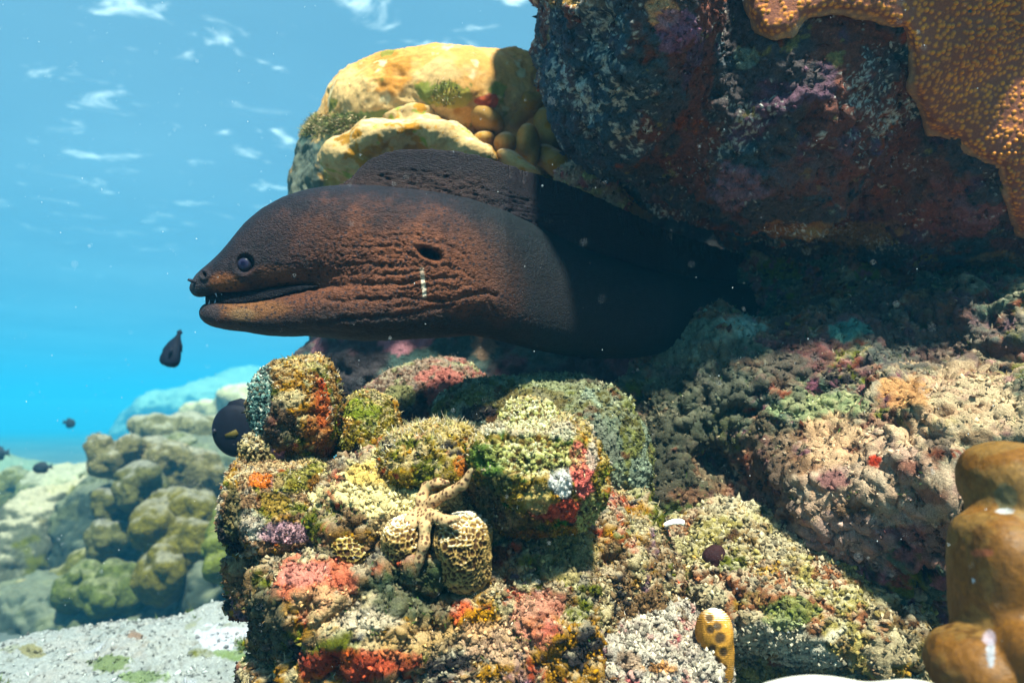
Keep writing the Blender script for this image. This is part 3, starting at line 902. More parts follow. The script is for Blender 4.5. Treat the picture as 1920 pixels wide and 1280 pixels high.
# the rock they grow on
def base_rock():
    B = Blobs([(770, 1010, .74, 190, 130, .075), (615, 1110, .71, 112, 90, .08), (760, 1180, .70, 200, 150, .11), (960, 1100, .74, 200, 130, .10),
               (570, 1230, .72, 74, 110, .06), (900, 1250, .66, 110, 90, .07), (1010, 1210, .68, 120, 110, .08), (482, 1080, .73, 26, 54, .035),
               (760, 950, .74, 150, 66, .05), (765, 930, .71, 105, 44, .05), (700, 965, .69, 70, 36, .04), (815, 1085, .67, 70, 46, .05), (742, 1082, .645, 44, 22, .03), (882, 1114, .645, 52, 20, .03), (822, 1060, .65, 20, 40, .03), (815, 1010, .69, 50, 60, .04), (700, 1290, .70, 200, 90, .09), (1130, 1080, .78, 110, 120, .08), (600, 1090, .675, 70, 52, .045)], .03,
              cuts=[(510, 1036, .665, 80, 22, .065), (800, 1112, .615, 100, 28, .05), (560, 1245, .60, 95, 40, .04), (975, 1050, .62, 70, 40, .04), (655, 1138, .61, 19, 15, .022),
                    (700, 1262, .60, 110, 26, .035), (955, 1205, .60, 34, 22, .03), (690, 958, .685, 9, 7, .02)], kc=.012)
    d1, d2 = rock_disp(.026, 9, .017, 22, .006, 80, .010, 44, 31)
    layers = [(OCHRE, 14, .05, .2), (MAUVE, 18, .2, .15), ((.42, .10, .06), 20, .15, .12), ((.52, .42, .26), 26, .15, .12), (OLIVE, 22, .18, .12), (DARK, 16, .18, .1), (DARK, 40, .24, .1), (ORANGE, 30, .42, .08)]
    spots = [(585, 1090, 80, 50, (.55, .16, .10), .85), (570, 1075, 50, 26, (.60, .26, .22), .7), (600, 1130, 60, 40, (.62, .42, .24), .6), (690, 1160, 60, 30, (.58, .48, .36), .8),
             (790, 1110, 110, 50, (.06, .08, .045), .75), (840, 1080, 70, 36, (.03, .05, .02), .8), (870, 1150, 18, 34, (.62, .14, .07), .9), (905, 1165, 44, 30, (.52, .26, .04), .85),  # dark green algae, with undercut shade painted into the same spots
             (780, 1205, 90, 34, (.52, .36, .20), .6), (930, 1200, 60, 50, (.56, .36, .24), .7), (640, 1250, 90, 30, (.40, .05, .03), .7), (900, 1045, 50, 26, (.22, .04, .02), .8),
             (760, 915, 170, 60, (.80, .66, .36), .92), (700, 890, 60, 22, (.60, .40, .12), .7), (1010, 1150, 50, 50, (.50, .17, .13), .6), (740, 1240, 60, 22, (.45, .07, .04), .6),
             (500, 1180, 40, 80, (.08, .08, .05), .7), (455, 1080, 20, 60, (.20, .13, .08), .6), (740, 985, 60, 22, (.50, .36, .20), .7), (1060, 1040, 60, 50, (.48, .38, .18), .6)]
    def cc(V, N):
        col = palette(V, (.26, .16, .09), layers, 33, .5)
        up = (.38 * sstep(.35, .9, (N @ UPQ) + .5 * fbm(V * 40, 4, 17, .6)))[:, None]
        col = col * (1 - up) + np.array((.60, .50, .34), np.float32) * up
        col = paint(V, col, spots, 5, .65, 30)
        return col * (1 + .6 * fbm(V * 380, 2, 3, .8))[:, None]
    o, *_ = reef('encrusted_rock', B, B.box(.02), .0055, 2, d1, cc, M_ROCK, ncrumb=36000, crumb=.0015, disp2=d2, seed=3,
                 tufts=[turf_spec(4719, .004, [CREAM, WHITE, TAN, (.5, .4, .2)], 0.1, 0.6), turf_spec(2722, .004, [GREEN, OLIVE], -1, .2, th=.1, seed=9)])
    tagd(o, 'craggy red, ochre and cream encrusted rock that carries the cluster of coral knobs', 'rock')
base_rock()
# ------------------------------------------------------------------ sea star
def sea_star():
    arms = [[(788, 962, .640), (790, 935, .640), (800, 913, .645), (820, 904, .640), (840, 905, .638)],
            [(792, 958, .638), (815, 938, .628), (845, 922, .618), (868, 908, .612), (884, 880, .606)],
            [(792, 962, .636), (815, 968, .615), (835, 976, .600), (858, 972, .595)],
            [(790, 966, .636), (797, 990, .610), (795, 1020, .603), (786, 1050, .606), (777, 1085, .612)],
            [(786, 964, .638), (773, 966, .635), (769, 976, .628), (776, 986, .622)]]
    rad = [.0050, .0048, .0044, .0040, .0030]
    def f(P):
        r = None
        for a in arms:
            pts = [qp(p[0], p[1], p[2] * ZS) for p in a]; n = len(pts)
            for i in range(n - 1):
                e = pts[i + 1] - pts[i]; D = P - pts[i]
                t = np.clip((D @ e) / (e @ e), 0, 1)
                r0, r1 = rad[i], (rad[i + 1] if i < n - 2 else rad[i + 1] * .8)
                g = np.linalg.norm(D - t[:, None] * e, axis=1) - (r0 + (r1 - r0) * t)
                r = g if r is None else smin(r, g, .003)
        return r
    def c(V, N):
        f1, _, _ = worley(V * 270, 55)
        col = np.tile(np.array((.50, .30, .14), np.float32), (len(V), 1))
        n = fbm(V * 60, 3, 8)
        g = sstep(.05, .35, n + .35 * sstep(-.1, -.7, N @ UPQ))[:, None] * .75
        col = col * (1 - g) + np.array((.10, .12, .06), np.float32) * g
        m = sstep(.46, .32, f1)[:, None] * .9
        return col * (1 - m) + np.array((.06, .02, .01), np.float32) * m
    def d(V, N):
        f1, _, _ = worley(V * 270, 55)
        return .0004 * sstep(.5, .1, f1) + .0008 * fbm(V * 120, 2, 3)
    pts = np.concatenate([[qp(p[0], p[1], p[2] * ZS) for p in a] for a in arms])
    o, *_ = reef('sea_star', f, (pts.min(0) - .012, pts.max(0) + .012), .0020, 2, d, c, M_STAR)
    tagd(o, 'slender tan sea star with dark dots, draped between the corals', 'sea star')
sea_star()

ZS = 1.0
# ------------------------------------------------------------------ rocks: generic
def rock(name, label, items, base, layers, spots, seed, cell=.007, sub=1, k=.04, cuts=(), kc=.02, disp=(.02, 6, .010, 20, .004, 60, .006, 40), ncrumb=0, crumb=.002,
         tufts=(), sed=.5, sedc=(.55, .48, .36), mat=None, cat='rock', jitter=.5, group=None, seds=(.35, .9), fine=.6, bx=None):
    B = Blobs(items, k, cuts, kc)
    d1, d2 = rock_disp(*disp, seed)
    def cc(V, N):
        col = palette(V, base, layers, seed + 2, jitter)
        up = (sed * sstep(seds[0], seds[1], (N @ UPQ) + .5 * fbm(V * 30, 4, seed + 17, .6)))[:, None]
        col = col * (1 - up) + np.array(sedc, np.float32) * up
        if spots: col = paint(V, col, spots, seed, .75, 26)
        return col * (1 + fine * fbm(V * 260, 2, 3, .8))[:, None]
    box = list(B.box(.03))
    if bx is not None:
        box = [np.maximum(box[0], bx[0]), np.minimum(box[1], bx[1])]
    o, V, N, Q = reef(name, B, box, cell, sub, d1, cc, mat or M_ROCK, ncrumb=ncrumb, crumb=crumb, tufts=list(tufts), seed=seed, disp2=d2)
    return tagd(o, label, cat, group)

# great overhanging boulder with its orange coral crust
BO = [(1175, 90, .86, 128, 208, .20), (1108, 20, .87, 76, 190, .15), (1560, -40, .98, 330, 370, .30, 10), (1420, 200, .93, 180, 240, .18, 15), (1750, 250, 1.02, 260, 250, .24, 8),
      (1300, 275, .95, 108, 92, .15, 30), (1560, 400, 1.1, 190, 66, .14, 6), (1900, 80, 1.02, 230, 400, .24), (1380, -120, 1.0, 420, 180, .26), (1900, 420, 1.1, 180, 110, .2), (2150, 200, 1.15, 300, 350, .3)]
def big_boulder():
    B = Blobs(BO, .05)
    d1, d2 = rock_disp(.030, 5, .014, 17, .0045, 55, .006, 32, 41)
    layers = [((.07, .10, .12), 7, .0, .2), ((.20, .07, .05), 9, .08, .15), ((.14, .07, .10), 12, .2, .12), ((.20, .24, .22), 26, .38, .08), (RUST, 16, .25, .1), ((.30, .22, .10), 34, .3, .08)]
    spots = [(1080, 5, 60, 16, (.55, .30, .10), .9), (1240, 20, 36, 34, (.60, .32, .18), .95), (1270, 60, 46, 40, (.26, .12, .20), .7), (1400, 105, 30, 26, (.22, .26, .20), .6),
             (1380, 350, 50, 40, (.26, .13, .16), .8), (1500, 430, 70, 20, (.32, .13, .04), .8), (1600, 440, 110, 26, (.30, .17, .07), .7), (1800, 400, 90, 60, (.30, .10, .10), .6),
             (1870, 500, 70, 30, (.40, .22, .10), .7), (1100, 180, 110, 260, (.045, .065, .09), .75), (1700, 360, 150, 60, (.22, .08, .05), .6), (1550, 330, 120, 60, (.16, .06, .05), .5)]  # tall navy spot paints shade over the left lobe
    def cc(V, N):
        col = palette(V, (.10, .075, .075), layers, 43, .5)
        col = paint(V, col, spots, 6, .8, 20)
        fl = fbm(V * 42, 4, 77, .65, ridge=True) + .5 * perlin(V * 12, 78)
        fl2 = fbm(V * 105, 3, 79, .65, ridge=True) + .45 * perlin(V * 15, 80)
        col = col * 1.05
        m = np.maximum(sstep(.93, 1.0, fl), sstep(.90, .98, fl2) * .9)[:, None] * .8          # pale shell bits and worm tubes
        col = col * (1 - m) + np.array((.50, .46, .40), np.float32) * m
        return col * (1 + .6 * fbm(V * 230, 2, 3, .8))[:, None]
    lo, hi = B.box(.03)
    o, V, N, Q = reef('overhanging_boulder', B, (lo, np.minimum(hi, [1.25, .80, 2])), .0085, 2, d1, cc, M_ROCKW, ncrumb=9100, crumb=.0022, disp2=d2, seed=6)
    tagd(o, 'massive dark boulder hanging over the eel, partly coated by orange coral', 'boulder')
    # crust: same surface pushed out, bounded by a ragged line
    line = [(1340, -80), (1385, -30), (1400, 30), (1418, 66), (1450, 80), (1490, 66), (1510, 40), (1560, 28), (1640, 40), (1690, 60), (1704, 100), (1700, 160), (1722, 215), (1735, 250), (1790, 268), (1830, 300), (1870, 320), (1885, 380), (1905, 440), (1960, 470)]
    lt = np.array(line, np.float32)
    def side(u, v):
        """>0 on the coral's side (up and right of the line), in px"""
        d = polyd(u, v, line)
        yl = np.interp(u, lt[:, 0], lt[:, 1])
        s = np.where((v < yl), 1, -1)
        s = np.where(u < 1340, -1, s)
        return s * d
    def f(P):
        z = np.maximum(P[:, 2], .2)
        u, v = 960 + F_PX * P[:, 0] / z, 640 - F_PX * P[:, 1] / z
        wob = 7 * perlin(np.stack([u / 30, v / 30, v * 0], 1), 4) + 4 * perlin(np.stack([u / 9, v / 9, v * 0], 1), 5)
        s = side(u, v) + wob
        g = B(P) - BD(P)
        th = .011 + .010 * sstep(0, 26, s)
        r = g - th
        r = np.maximum(r, -(g + .012))                         # a shell, not a copy of the boulder
        r = np.maximum(r, -s * z / F_PX)
        return np.maximum(r, z - 1.16)
    def BD(P):                                             # follow the boulder's own large lumps
        return .030 * fbm(P * 5, 3, 41) + .003
    st = {}
    def cd(V, N):
        f1, f2, i = worley(V * 178, 19); st['f'] = f1; st['i'] = i
        u, v = uv_of(V)
        mg = .25 + .75 * sstep(0, 34, side(u, v))
        return .0030 * mg * (.45 + .9 * sstep(-.3, .4, perlin(V * 9, 3))) * sstep(.6, .12, f1) * (.4 + .9 * i) + .003 * fbm(V * 20, 2, 3)
    def col(V, N):
        u, v = uv_of(V)
        n = fbm(V * 16, 3, 12)
        base = np.tile(np.array((.24, .08, .045), np.float32), (len(V), 1)) * (1 + .3 * n)[:, None]
        tip = np.array((.95, .33, .03), np.float32)
        m = (sstep(.56, .26, st['f']) * (.55 + .45 * st['i']) * (.75 + .5 * n))[:, None]
        col = base * (1 - m) + tip * m
        s = side(u, v)
        e = (sstep(16, 4, s + 8 * n) * .6)[:, None]
        return col * (1 - e) + np.array((.34, .22, .12), np.float32) * e
    lo2 = np.array([.24, .10, .60]); hi2 = np.array([.98, .70, 1.16])
    cr, *_ = reef('coral_crust', f, (lo2, hi2), .0040, 2, cd, col, M_CORAL, parent=o)
    cr['label'] = 'orange pimpled coral crust spreading over the rock'
    return o
big_boulder()

# coral head (bommie) behind the eel: smooth yellow lobes on a dark undercut base
def bommie():
    B = Blobs([(850, 230, 1.25, 170, 115, .20), (730, 235, 1.22, 110, 95, .16, -30), (690, 310, 1.24, 105, 100, .15), (960, 200, 1.25, 90, 80, .15), (1010, 260, 1.28, 60, 100, .13),
               (640, 380, 1.27, 90, 120, .13), (760, 420, 1.35, 190, 200, .22), (1000, 420, 1.4, 220, 180, .22), (760, 600, 1.42, 175, 160, .20), (1000, 650, 1.45, 300, 160, .22), (700, 680, 1.36, 80, 110, .12)], .05,
              cuts=[(1070, 300, 1.14, 60, 60, .08), (930, 275, 1.10, 60, 26, .04)], kc=.03)
    r1, d2 = rock_disp(.028, 5, .006, 18, .0010, 60, .001, 30, 51)
    def d1(V, N):
        f1, f2, _ = worley(V * 8 + .5 * perlin(V * 6, 5)[:, None], 57)
        return r1(V, N) + .010 * (np.sqrt(np.clip(1 - (f1 / .95) ** 2, 0, 1)) - .7)
    def cc(V, N):
        u, v = uv_of(V)
        col = 1.35 * palette(V, (.60, .36, .17), [((.64, .47, .28), 7, .0, .2), ((.46, .24, .09), 9, .18, .15), ((.25, .24, .08), 14, .26, .08), ((.70, .62, .45), 16, .25, .1)], 55, .15)
        spots = [(830, 175, 52, 26, (.20, .24, .06), .9), (845, 185, 40, 20, (.50, .40, .12), .8), (940, 165, 24, 16, (.22, .26, .06), .8), (915, 190, 26, 14, (.50, .10, .06), .9),
                 (670, 225, 50, 16, (.16, .22, .08), .9), (625, 285, 34, 50, (.10, .14, .08), .8), (565, 325, 50, 110, (.06, .11, .12), .9), (640, 330, 40, 26, (.36, .32, .12), .7),  # tall teal spot paints the shaded left edge
                 (780, 255, 60, 14, (.56, .42, .18), .7), (1060, 280, 50, 60, (.14, .07, .04), .7), (780, 205, 30, 10, (.10, .12, .05), .7)]
        col = paint(V, col, spots, 8, .8, 26)
        m = sstep(380, 440, v + 40 * fbm(V * 8, 3, 2))[:, None]      # below the living coral: undercut shade painted in as dark rock
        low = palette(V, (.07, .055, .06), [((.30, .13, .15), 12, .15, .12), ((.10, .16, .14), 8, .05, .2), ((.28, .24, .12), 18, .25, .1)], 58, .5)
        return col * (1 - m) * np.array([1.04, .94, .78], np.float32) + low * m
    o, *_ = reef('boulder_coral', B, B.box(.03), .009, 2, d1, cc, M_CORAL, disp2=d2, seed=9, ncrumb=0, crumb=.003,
                 crumb_w=lambda V, N: sstep(-.1, .2, fbm(V * 14, 3, 3)) ,
                 tufts=[dict(n=5000, len=.007, wid=.0007, col=[OLIVE, (.3, .32, .12), CREAM], w=lambda V, N: sstep(.25, .0, np.abs(uv_of(V)[1] - 235) / 100) * sstep(700, 650, uv_of(V)[0]) + .3 * sstep(30, 20, np.hypot(uv_of(V)[0] - 835, uv_of(V)[1] - 175)))])
    tagd(o, 'large rounded yellow-brown coral head rising behind the back of the eel', 'coral')
    return o
bommie()

def lobe(name, items, label, base, seed, hi=None, group=None, cell=.005, sub=1, amp=.006, fr=14, cat='coral', k=.012, tuft=0, spots=(), layers=(), mat=None, par=None, bumps=None):
    B = Blobs(items, k)
    def d(V, N):
        x = amp * fbm(V * fr, 3, seed) + amp * .12 * fbm(V * fr * 10, 2, seed + 4)
        if bumps:
            f1, f2, _ = worley(V * bumps[0] + .5 * perlin(V * bumps[0] * .7, seed)[:, None], seed + 7)
            x = x + bumps[1] * (np.sqrt(np.clip(1 - (f1 / .95) ** 2, 0, 1)) - .7) * 1.3 + bumps[1] * .15 * fbm(V * bumps[0] * 2.5, 3, seed)
        return x
    def c(V, N):
        col = palette(V, base, list(layers), seed, .12) * 1.6
        if hi is not None:
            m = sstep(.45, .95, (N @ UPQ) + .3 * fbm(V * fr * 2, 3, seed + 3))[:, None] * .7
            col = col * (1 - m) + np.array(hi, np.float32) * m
        if len(spots): col = paint(V, col, spots, seed, .3, 25)
        return col
    t = [dict(n=tuft, len=.012, wid=.001, col=[OLIVE, CREAM], w=lambda V, N: sstep(.0, .3, fbm(V * 10, 3, 5)))] if tuft else []
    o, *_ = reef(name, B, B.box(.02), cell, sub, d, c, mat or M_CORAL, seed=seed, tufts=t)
    return tagd(o, label, cat, group) if par is None else o

GL = 'smooth lobes crowded in the gap between the coral head and the boulder'
for it, lb, s in [([(905, 222, 1.10, 46, 26, .035, -28), (880, 205, 1.11, 36, 20, .03, -10)], 'long sausage-shaped lobe slanting across the coral head behind the eel', 1),
                  ([(948, 268, 1.08, 23, 19, .025)], 'small round brown lobe just above the middle of the eel dorsal fin', 2),
                  ([(988, 262, 1.08, 21, 30, .028, -10), (1000, 290, 1.09, 12, 26, .02)], 'upright egg-shaped tan lobe beside the small round lobe', 3),
                  ([(960, 300, 1.05, 34, 15, .022, -28), (990, 316, 1.04, 30, 10, .02, -26)], 'pale flat finger-like lobe lying along the eel dorsal fin', 4),
                  ([(975, 195, 1.14, 44, 34, .04, -10), (1010, 180, 1.15, 30, 30, .04), (960, 225, 1.14, 26, 22, .03)], 'knuckled tan lobes at the boulder end of the coral head', 5),
                  ([(905, 262, 1.09, 24, 16, .022, 15)], 'short brown nub under the sausage-shaped lobe', 8),
                  ([(1022, 232, 1.13, 22, 30, .03, 10), (1030, 262, 1.12, 20, 22, .03)], 'shaded brown lobe pressed against the overhanging boulder', 9),
                  ([(940, 205, 1.12, 26, 18, .025, 20)], 'rounded tan nub above the sausage-shaped lobe', 10),
                  ([(1045, 308, 1.10, 34, 22, .03, -35), (1020, 290, 1.11, 22, 20, .025)], 'brownish lobe leading down to the pink encrusted stone', 11),
                  ([(830, 182, 1.09, 54, 26, .035, 0), (845, 196, 1.085, 48, 20, .03)], 'green-rimmed ochre lobe near the top of the coral head', 6),
                  ([(720, 262, 1.05, 80, 34, .05, 14), (820, 258, 1.06, 80, 34, .045, -14), (660, 300, 1.07, 60, 40, .05), (770, 222, 1.09, 54, 20, .04), (890, 290, 1.05, 50, 22, .04, -22)], 'broad creamy yellow coral shelf directly behind the raised dorsal fin', 7)]:
    lay = [((.25, .28, .08), 26, .22, .1)] if s in (6, 7) else []
    lobe('coral_lobe', it, lb, (.38, .23, .10) if s not in (4, 7) else (.48, .34, .19), 60 + s, hi=(.62, .48, .32), bumps=(20, .010) if s == 7 else None, group=GL, cell=.004, sub=1, amp=.014 if s == 7 else .004, fr=20,
         layers=lay + [((.40, .20, .06), 30, .15, .1), ((.30, .16, .05), 18, .2, .2)], spots=[(835, 168, 46, 10, (.14, .20, .05), .85)] if s == 6 else ())
# small pale encrusted stone between fin and boulder
rock('encrusted_stone', 'small pale pink encrusted stone lodged between dorsal fin and boulder', [(1098, 338, 1.02, 42, 28, .035, -15), (1070, 330, 1.04, 26, 14, .02), (1130, 356, 1.02, 30, 26, .03), (1150, 385, 1.02, 26, 24, .03)],
     (.50, .34, .26), [(PINK, 30, .1, .15), (CREAM, 34, .1, .15)], [(1110, 325, 16, 10, (.45, .44, .2), .7)], 66, cell=.005, sub=1, k=.012, disp=(.008, 12, .006, 40, .003, 120, .004, 70), ncrumb=875, crumb=.002)
lobe('shell_fragment', [(1140, 322, 1.0, 10, 17, .012, 30)], 'tiny pale blue shell fragment beside the pink stone, against the boulder', (.50, .66, .72), 67, cell=.003, sub=1, amp=.003, cat='shell')

# reef under the eel
rock('encrusted_rock', 'rounded rock with dull pink crust, in the shade below the eel throat', [(810, 735, 1.0, 96, 52, .08, 6), (760, 770, 1.0, 70, 50, .07), (850, 770, 1.0, 70, 60, .07)],
     (.20, .12, .09), [((.36, .12, .11), 9, .05, .15), ((.28, .28, .14), 14, .12, .12), (DARK, 18, .25, .1)],
     [(830, 720, 50, 26, (.40, .14, .12), .8), (850, 735, 26, 18, (.48, .18, .15), .8), (750, 745, 40, 26, (.26, .26, .12), .7), (790, 790, 70, 40, (.035, .035, .045), .8)], 71, cell=.006, sub=2, ncrumb=3150, crumb=.0016,
     disp=(.015, 8, .007, 28, .003, 90, .005, 60), tufts=[turf_spec(907, .005, [CREAM, TAN])], sed=.3)
rock('encrusted_rock', 'olive algae-covered rock behind the biggest coral knob', [(960, 770, .86, 120, 52, .08), (1060, 790, .84, 100, 60, .08), (1130, 840, .82, 70, 90, .07), (890, 780, .86, 60, 36, .05), (1040, 740, .92, 90, 30, .05), (1150, 930, .82, 60, 100, .06)],
     (.13, .115, .045), [((.20, .20, .08), 12, .05, .15), ((.28, .32, .24), 16, .15, .15), (BROWN, 22, .2, .1), ((.34, .34, .24), 40, .25, .1)],
     [(870, 790, 34, 40, (.34, .38, .30), .6), (900, 770, 34, 14, (.02, .015, .02), .9), (1120, 850, 60, 80, (.22, .26, .20), .6), (1000, 750, 80, 22, (.12, .08, .03), .6)], 72, cell=.006, sub=2, ncrumb=5600, crumb=.0016,
     disp=(.012, 8, .006, 28, .0026, 90, .004, 60), tufts=[turf_spec(1633, 0.004, [(.36, .38, .22), CREAM, OLIVE], 0.1, 0.6)], sed=.35, sedc=(.36, .38, .26))
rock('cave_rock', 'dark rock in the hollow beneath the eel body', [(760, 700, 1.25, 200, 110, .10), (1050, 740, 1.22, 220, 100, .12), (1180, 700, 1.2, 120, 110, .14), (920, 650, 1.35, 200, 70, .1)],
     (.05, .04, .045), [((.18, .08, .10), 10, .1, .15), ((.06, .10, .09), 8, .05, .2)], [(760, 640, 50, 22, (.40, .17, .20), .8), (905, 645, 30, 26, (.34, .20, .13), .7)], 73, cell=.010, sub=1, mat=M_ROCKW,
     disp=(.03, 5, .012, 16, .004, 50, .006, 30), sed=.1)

# ------------------------------------------------------------------ right hand reef
RW = [(1330, 770, 1.02, 150, 175, .16), (1240, 900, .96, 110, 150, .13), (1480, 800, .98, 200, 190, .16), (1440, 960, .92, 170, 150, .13), (1700, 690, 1.1, 300, 160, .22), (1640, 860, .80, 190, 66, .18, 6),
      (1620, 930, .80, 190, 70, .13), (1800, 790, .78, 200, 80, .18, 12), (1560, 1010, .80, 150, 60, .10), (1750, 950, .77, 130, 60, .12), (1700, 600, 1.2, 400, 200, .16), (1500, 1120, .9, 240, 120, .13),
      (1900, 700, .95, 180, 160, .2), (1540, 840, .86, 60, 45, .06), (2050, 900, .9, 250, 300, .3), (1750, 1130, 1.0, 200, 150, .1)]
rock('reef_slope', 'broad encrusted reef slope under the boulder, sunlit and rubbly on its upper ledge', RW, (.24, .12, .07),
     [((.13, .16, .12), 7, .0, .2), ((.30, .15, .11), 10, .1, .15), (OLIVE, 13, .18, .12), ((.44, .36, .26), 18, .15, .12), ((.30, .14, .14), 16, .22, .1), (DARK, 24, .26, .1), ((.58, .5, .4), 40, .3, .1), ((.24, .08, .05), 30, .16, .1), ((.26, .11, .14), 36, .2, .1), (DARK, 50, .25, .1)],
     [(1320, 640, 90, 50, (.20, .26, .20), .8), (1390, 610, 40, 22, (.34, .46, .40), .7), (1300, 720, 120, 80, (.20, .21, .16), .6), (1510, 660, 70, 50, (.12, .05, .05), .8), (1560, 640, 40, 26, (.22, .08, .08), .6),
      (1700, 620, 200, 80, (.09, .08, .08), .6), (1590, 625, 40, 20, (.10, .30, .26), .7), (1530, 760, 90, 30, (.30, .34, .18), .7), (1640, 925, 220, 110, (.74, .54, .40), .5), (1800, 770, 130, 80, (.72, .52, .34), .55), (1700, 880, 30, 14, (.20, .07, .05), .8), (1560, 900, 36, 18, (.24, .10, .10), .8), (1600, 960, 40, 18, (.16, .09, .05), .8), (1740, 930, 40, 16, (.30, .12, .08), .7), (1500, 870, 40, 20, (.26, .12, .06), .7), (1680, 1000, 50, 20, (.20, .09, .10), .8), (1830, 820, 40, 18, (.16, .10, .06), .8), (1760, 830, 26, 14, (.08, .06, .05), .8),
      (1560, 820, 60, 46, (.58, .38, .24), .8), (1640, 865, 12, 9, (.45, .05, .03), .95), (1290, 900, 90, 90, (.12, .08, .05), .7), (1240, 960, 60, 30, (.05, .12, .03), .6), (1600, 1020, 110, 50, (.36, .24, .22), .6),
      (1780, 1030, 70, 50, (.32, .12, .10), .6), (1440, 940, 60, 90, (.05, .045, .05), .6), (1290, 790, 130, 100, (.07, .07, .045), .75), (1400, 700, 110, 60, (.08, .08, .06), .7), (1240, 870, 50, 100, (.05, .05, .035), .8), (1440, 850, 70, 60, (.12, .08, .05), .6), (1700, 740, 50, 30, (.50, .24, .10), .7)], 81,  # dark olive and blackish spots paint in boulder shade and crevice gloom
     cell=.009, sub=2, k=.05, disp=(.034, 6, .022, 15, .005, 70, .014, 34), ncrumb=21000, crumb=.0021, mat=M_ROCK,
     cuts=[(1430, 950, .78, 34, 90, .07, 14), (1690, 1140, .82, 120, 66, .14, -10), (1660, 795, .68, 70, 34, .12), (1350, 870, .84, 40, 34, .06), (1210, 870, .84, 24, 66, .05), (1880, 690, .78, 30, 40, .05)],
     tufts=[turf_spec(5445, 0.004, [CREAM, WHITE, TAN, (.45, .35, .22)], 0.1, 0.6, wid=.0004), turf_spec(2722, .005, [GREEN, OLIVE], -1, .2, th=.15, seed=9)], bx=(np.array([.12, -.62, .5]), np.array([1.05, .35, 1.5])), sed=.22, sedc=(.60, .44, .28))
# the reef's own foot, down to the sea bed
rock('reef_bedrock', 'dark broken bedrock of the reef, under the slope and the coral cluster', [(1300, 1500, 1.15, 520, 250, .40), (800, 1560, 1.1, 330, 330, .30), (1750, 1450, 1.2, 400, 350, .40)], (.12, .10, .08),
     [(OLIVE, 6, .1, .2), ((.22, .16, .12), 9, .12, .2), ((.24, .12, .12), 12, .2, .1)], [], 82, cell=.022, sub=1, k=.08, disp=(.05, 4, .025, 12, .008, 40, .01, 20), ncrumb=0)
# back of the crevice
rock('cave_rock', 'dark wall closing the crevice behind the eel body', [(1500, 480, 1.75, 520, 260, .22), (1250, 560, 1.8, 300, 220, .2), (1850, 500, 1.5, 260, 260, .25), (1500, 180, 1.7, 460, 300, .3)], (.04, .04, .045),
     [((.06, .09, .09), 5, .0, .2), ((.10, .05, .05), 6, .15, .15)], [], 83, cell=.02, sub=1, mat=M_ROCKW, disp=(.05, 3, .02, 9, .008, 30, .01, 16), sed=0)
# slope at the foot, warm rubble
rock('rubble_slope', 'ochre and rust coloured rubble slope at the foot of the biggest coral knob',
     [(1180, 1090, .80, 130, 110, .09, -25), (1120, 1180, .76, 150, 120, .09), (1260, 1160, .82, 170, 90, .09, -20), (1380, 1150, .86, 160, 70, .09), (1100, 1290, .72, 200, 90, .09), (1350, 1260, .84, 220, 70, .09), (1390, 1090, .76, 120, 80, .09), (1460, 1130, .73, 140, 66, .08), (1590, 1165, .71, 130, 50, .07), (1480, 1050, .77, 100, 56, .07), (1330, 1030, .80, 90, 60, .07), (1560, 1250, .88, 200, 70, .09), (1720, 1260, .9, 160, 60, .1)],
     (.34, .22, .11), [((.44, .36, .16), 10, .0, .2), ((.36, .16, .09), 14, .1, .15), ((.52, .42, .28), 20, .15, .12), (BROWN, 26, .2, .12), (OLIVE, 20, .25, .1), ((.50, .30, .10), 30, .28, .1)],
     [(1150, 1190, 60, 40, (.34, .16, .02), .8), (1430, 1200, 130, 40, (.58, .52, .40), .85), (1500, 1240, 80, 26, (.62, .57, .46), .8), (1290, 1120, 80, 30, (.45, .42, .28), .6), (1230, 1020, 50, 26, (.40, .34, .18), .6), (1100, 1040, 60, 60, (.50, .42, .18), .6),
      (1480, 1150, 60, 30, (.16, .20, .06), .7)], 85,
     cell=.0065, sub=2, k=.035, disp=(.020, 7, .012, 24, .005, 75, .008, 45), ncrumb=31499, crumb=.0019, tufts=[turf_spec(3993, 0.004, [CREAM, WHITE, (.5, .4, .2), TAN], 0.1, 0.6)], sed=.5, sedc=(.56, .48, .32))
rock('rubble_mound', 'cream lumpy mound of coral rubble between sand patch and smooth brown coral', [(1630, 1225, .70, 95, 52, .05), (1610, 1255, .69, 80, 50, .05), (1690, 1260, .70, 60, 40, .05)], (.46, .38, .24),
     [((.56, .48, .3), 20, .0, .2), (OLIVE, 26, .2, .1), (RUST, 26, .3, .1)], [(1650, 1265, 30, 14, (.42, .10, .04), .8), (1570, 1250, 30, 24, (.14, .12, .05), .5)], 86, cell=.0055, sub=2, k=.02, disp=(.012, 10, .009, 32, .004, 100, .006, 60),
     ncrumb=4900, crumb=.0018, tufts=[turf_spec(1633, 0.004, [CREAM, WHITE], 0.1, 0.6)], cat='rubble')
rock('branching_rubble', 'pale crusty branching rubble next to the spotted coral stub', [(1210, 1225, .64, 100, 44, .05, 12), (1130, 1265, .62, 100, 60, .05), (1270, 1262, .62, 80, 50, .05), (1240, 1200, .645, 70, 30, .04)], (.56, .46, .40),
     [((.66, .58, .5), 30, .0, .2), (PINK, 30, .2, .1), (BROWN, 40, .2, .1)], [(1240, 1252, 30, 12, (.55, .24, .06), .7), (1180, 1238, 26, 20, (.28, .15, .08), .6)], 87, cell=.005, sub=2, k=.016, disp=(.012, 11, .011, 38, .005, 110, .008, 65),
     ncrumb=9100, crumb=.0018, tufts=[turf_spec(2541, 0.004, [WHITE, CREAM, (.6, .45, .4)], 0.1, 0.6, th=-.3)], cat='rubble')
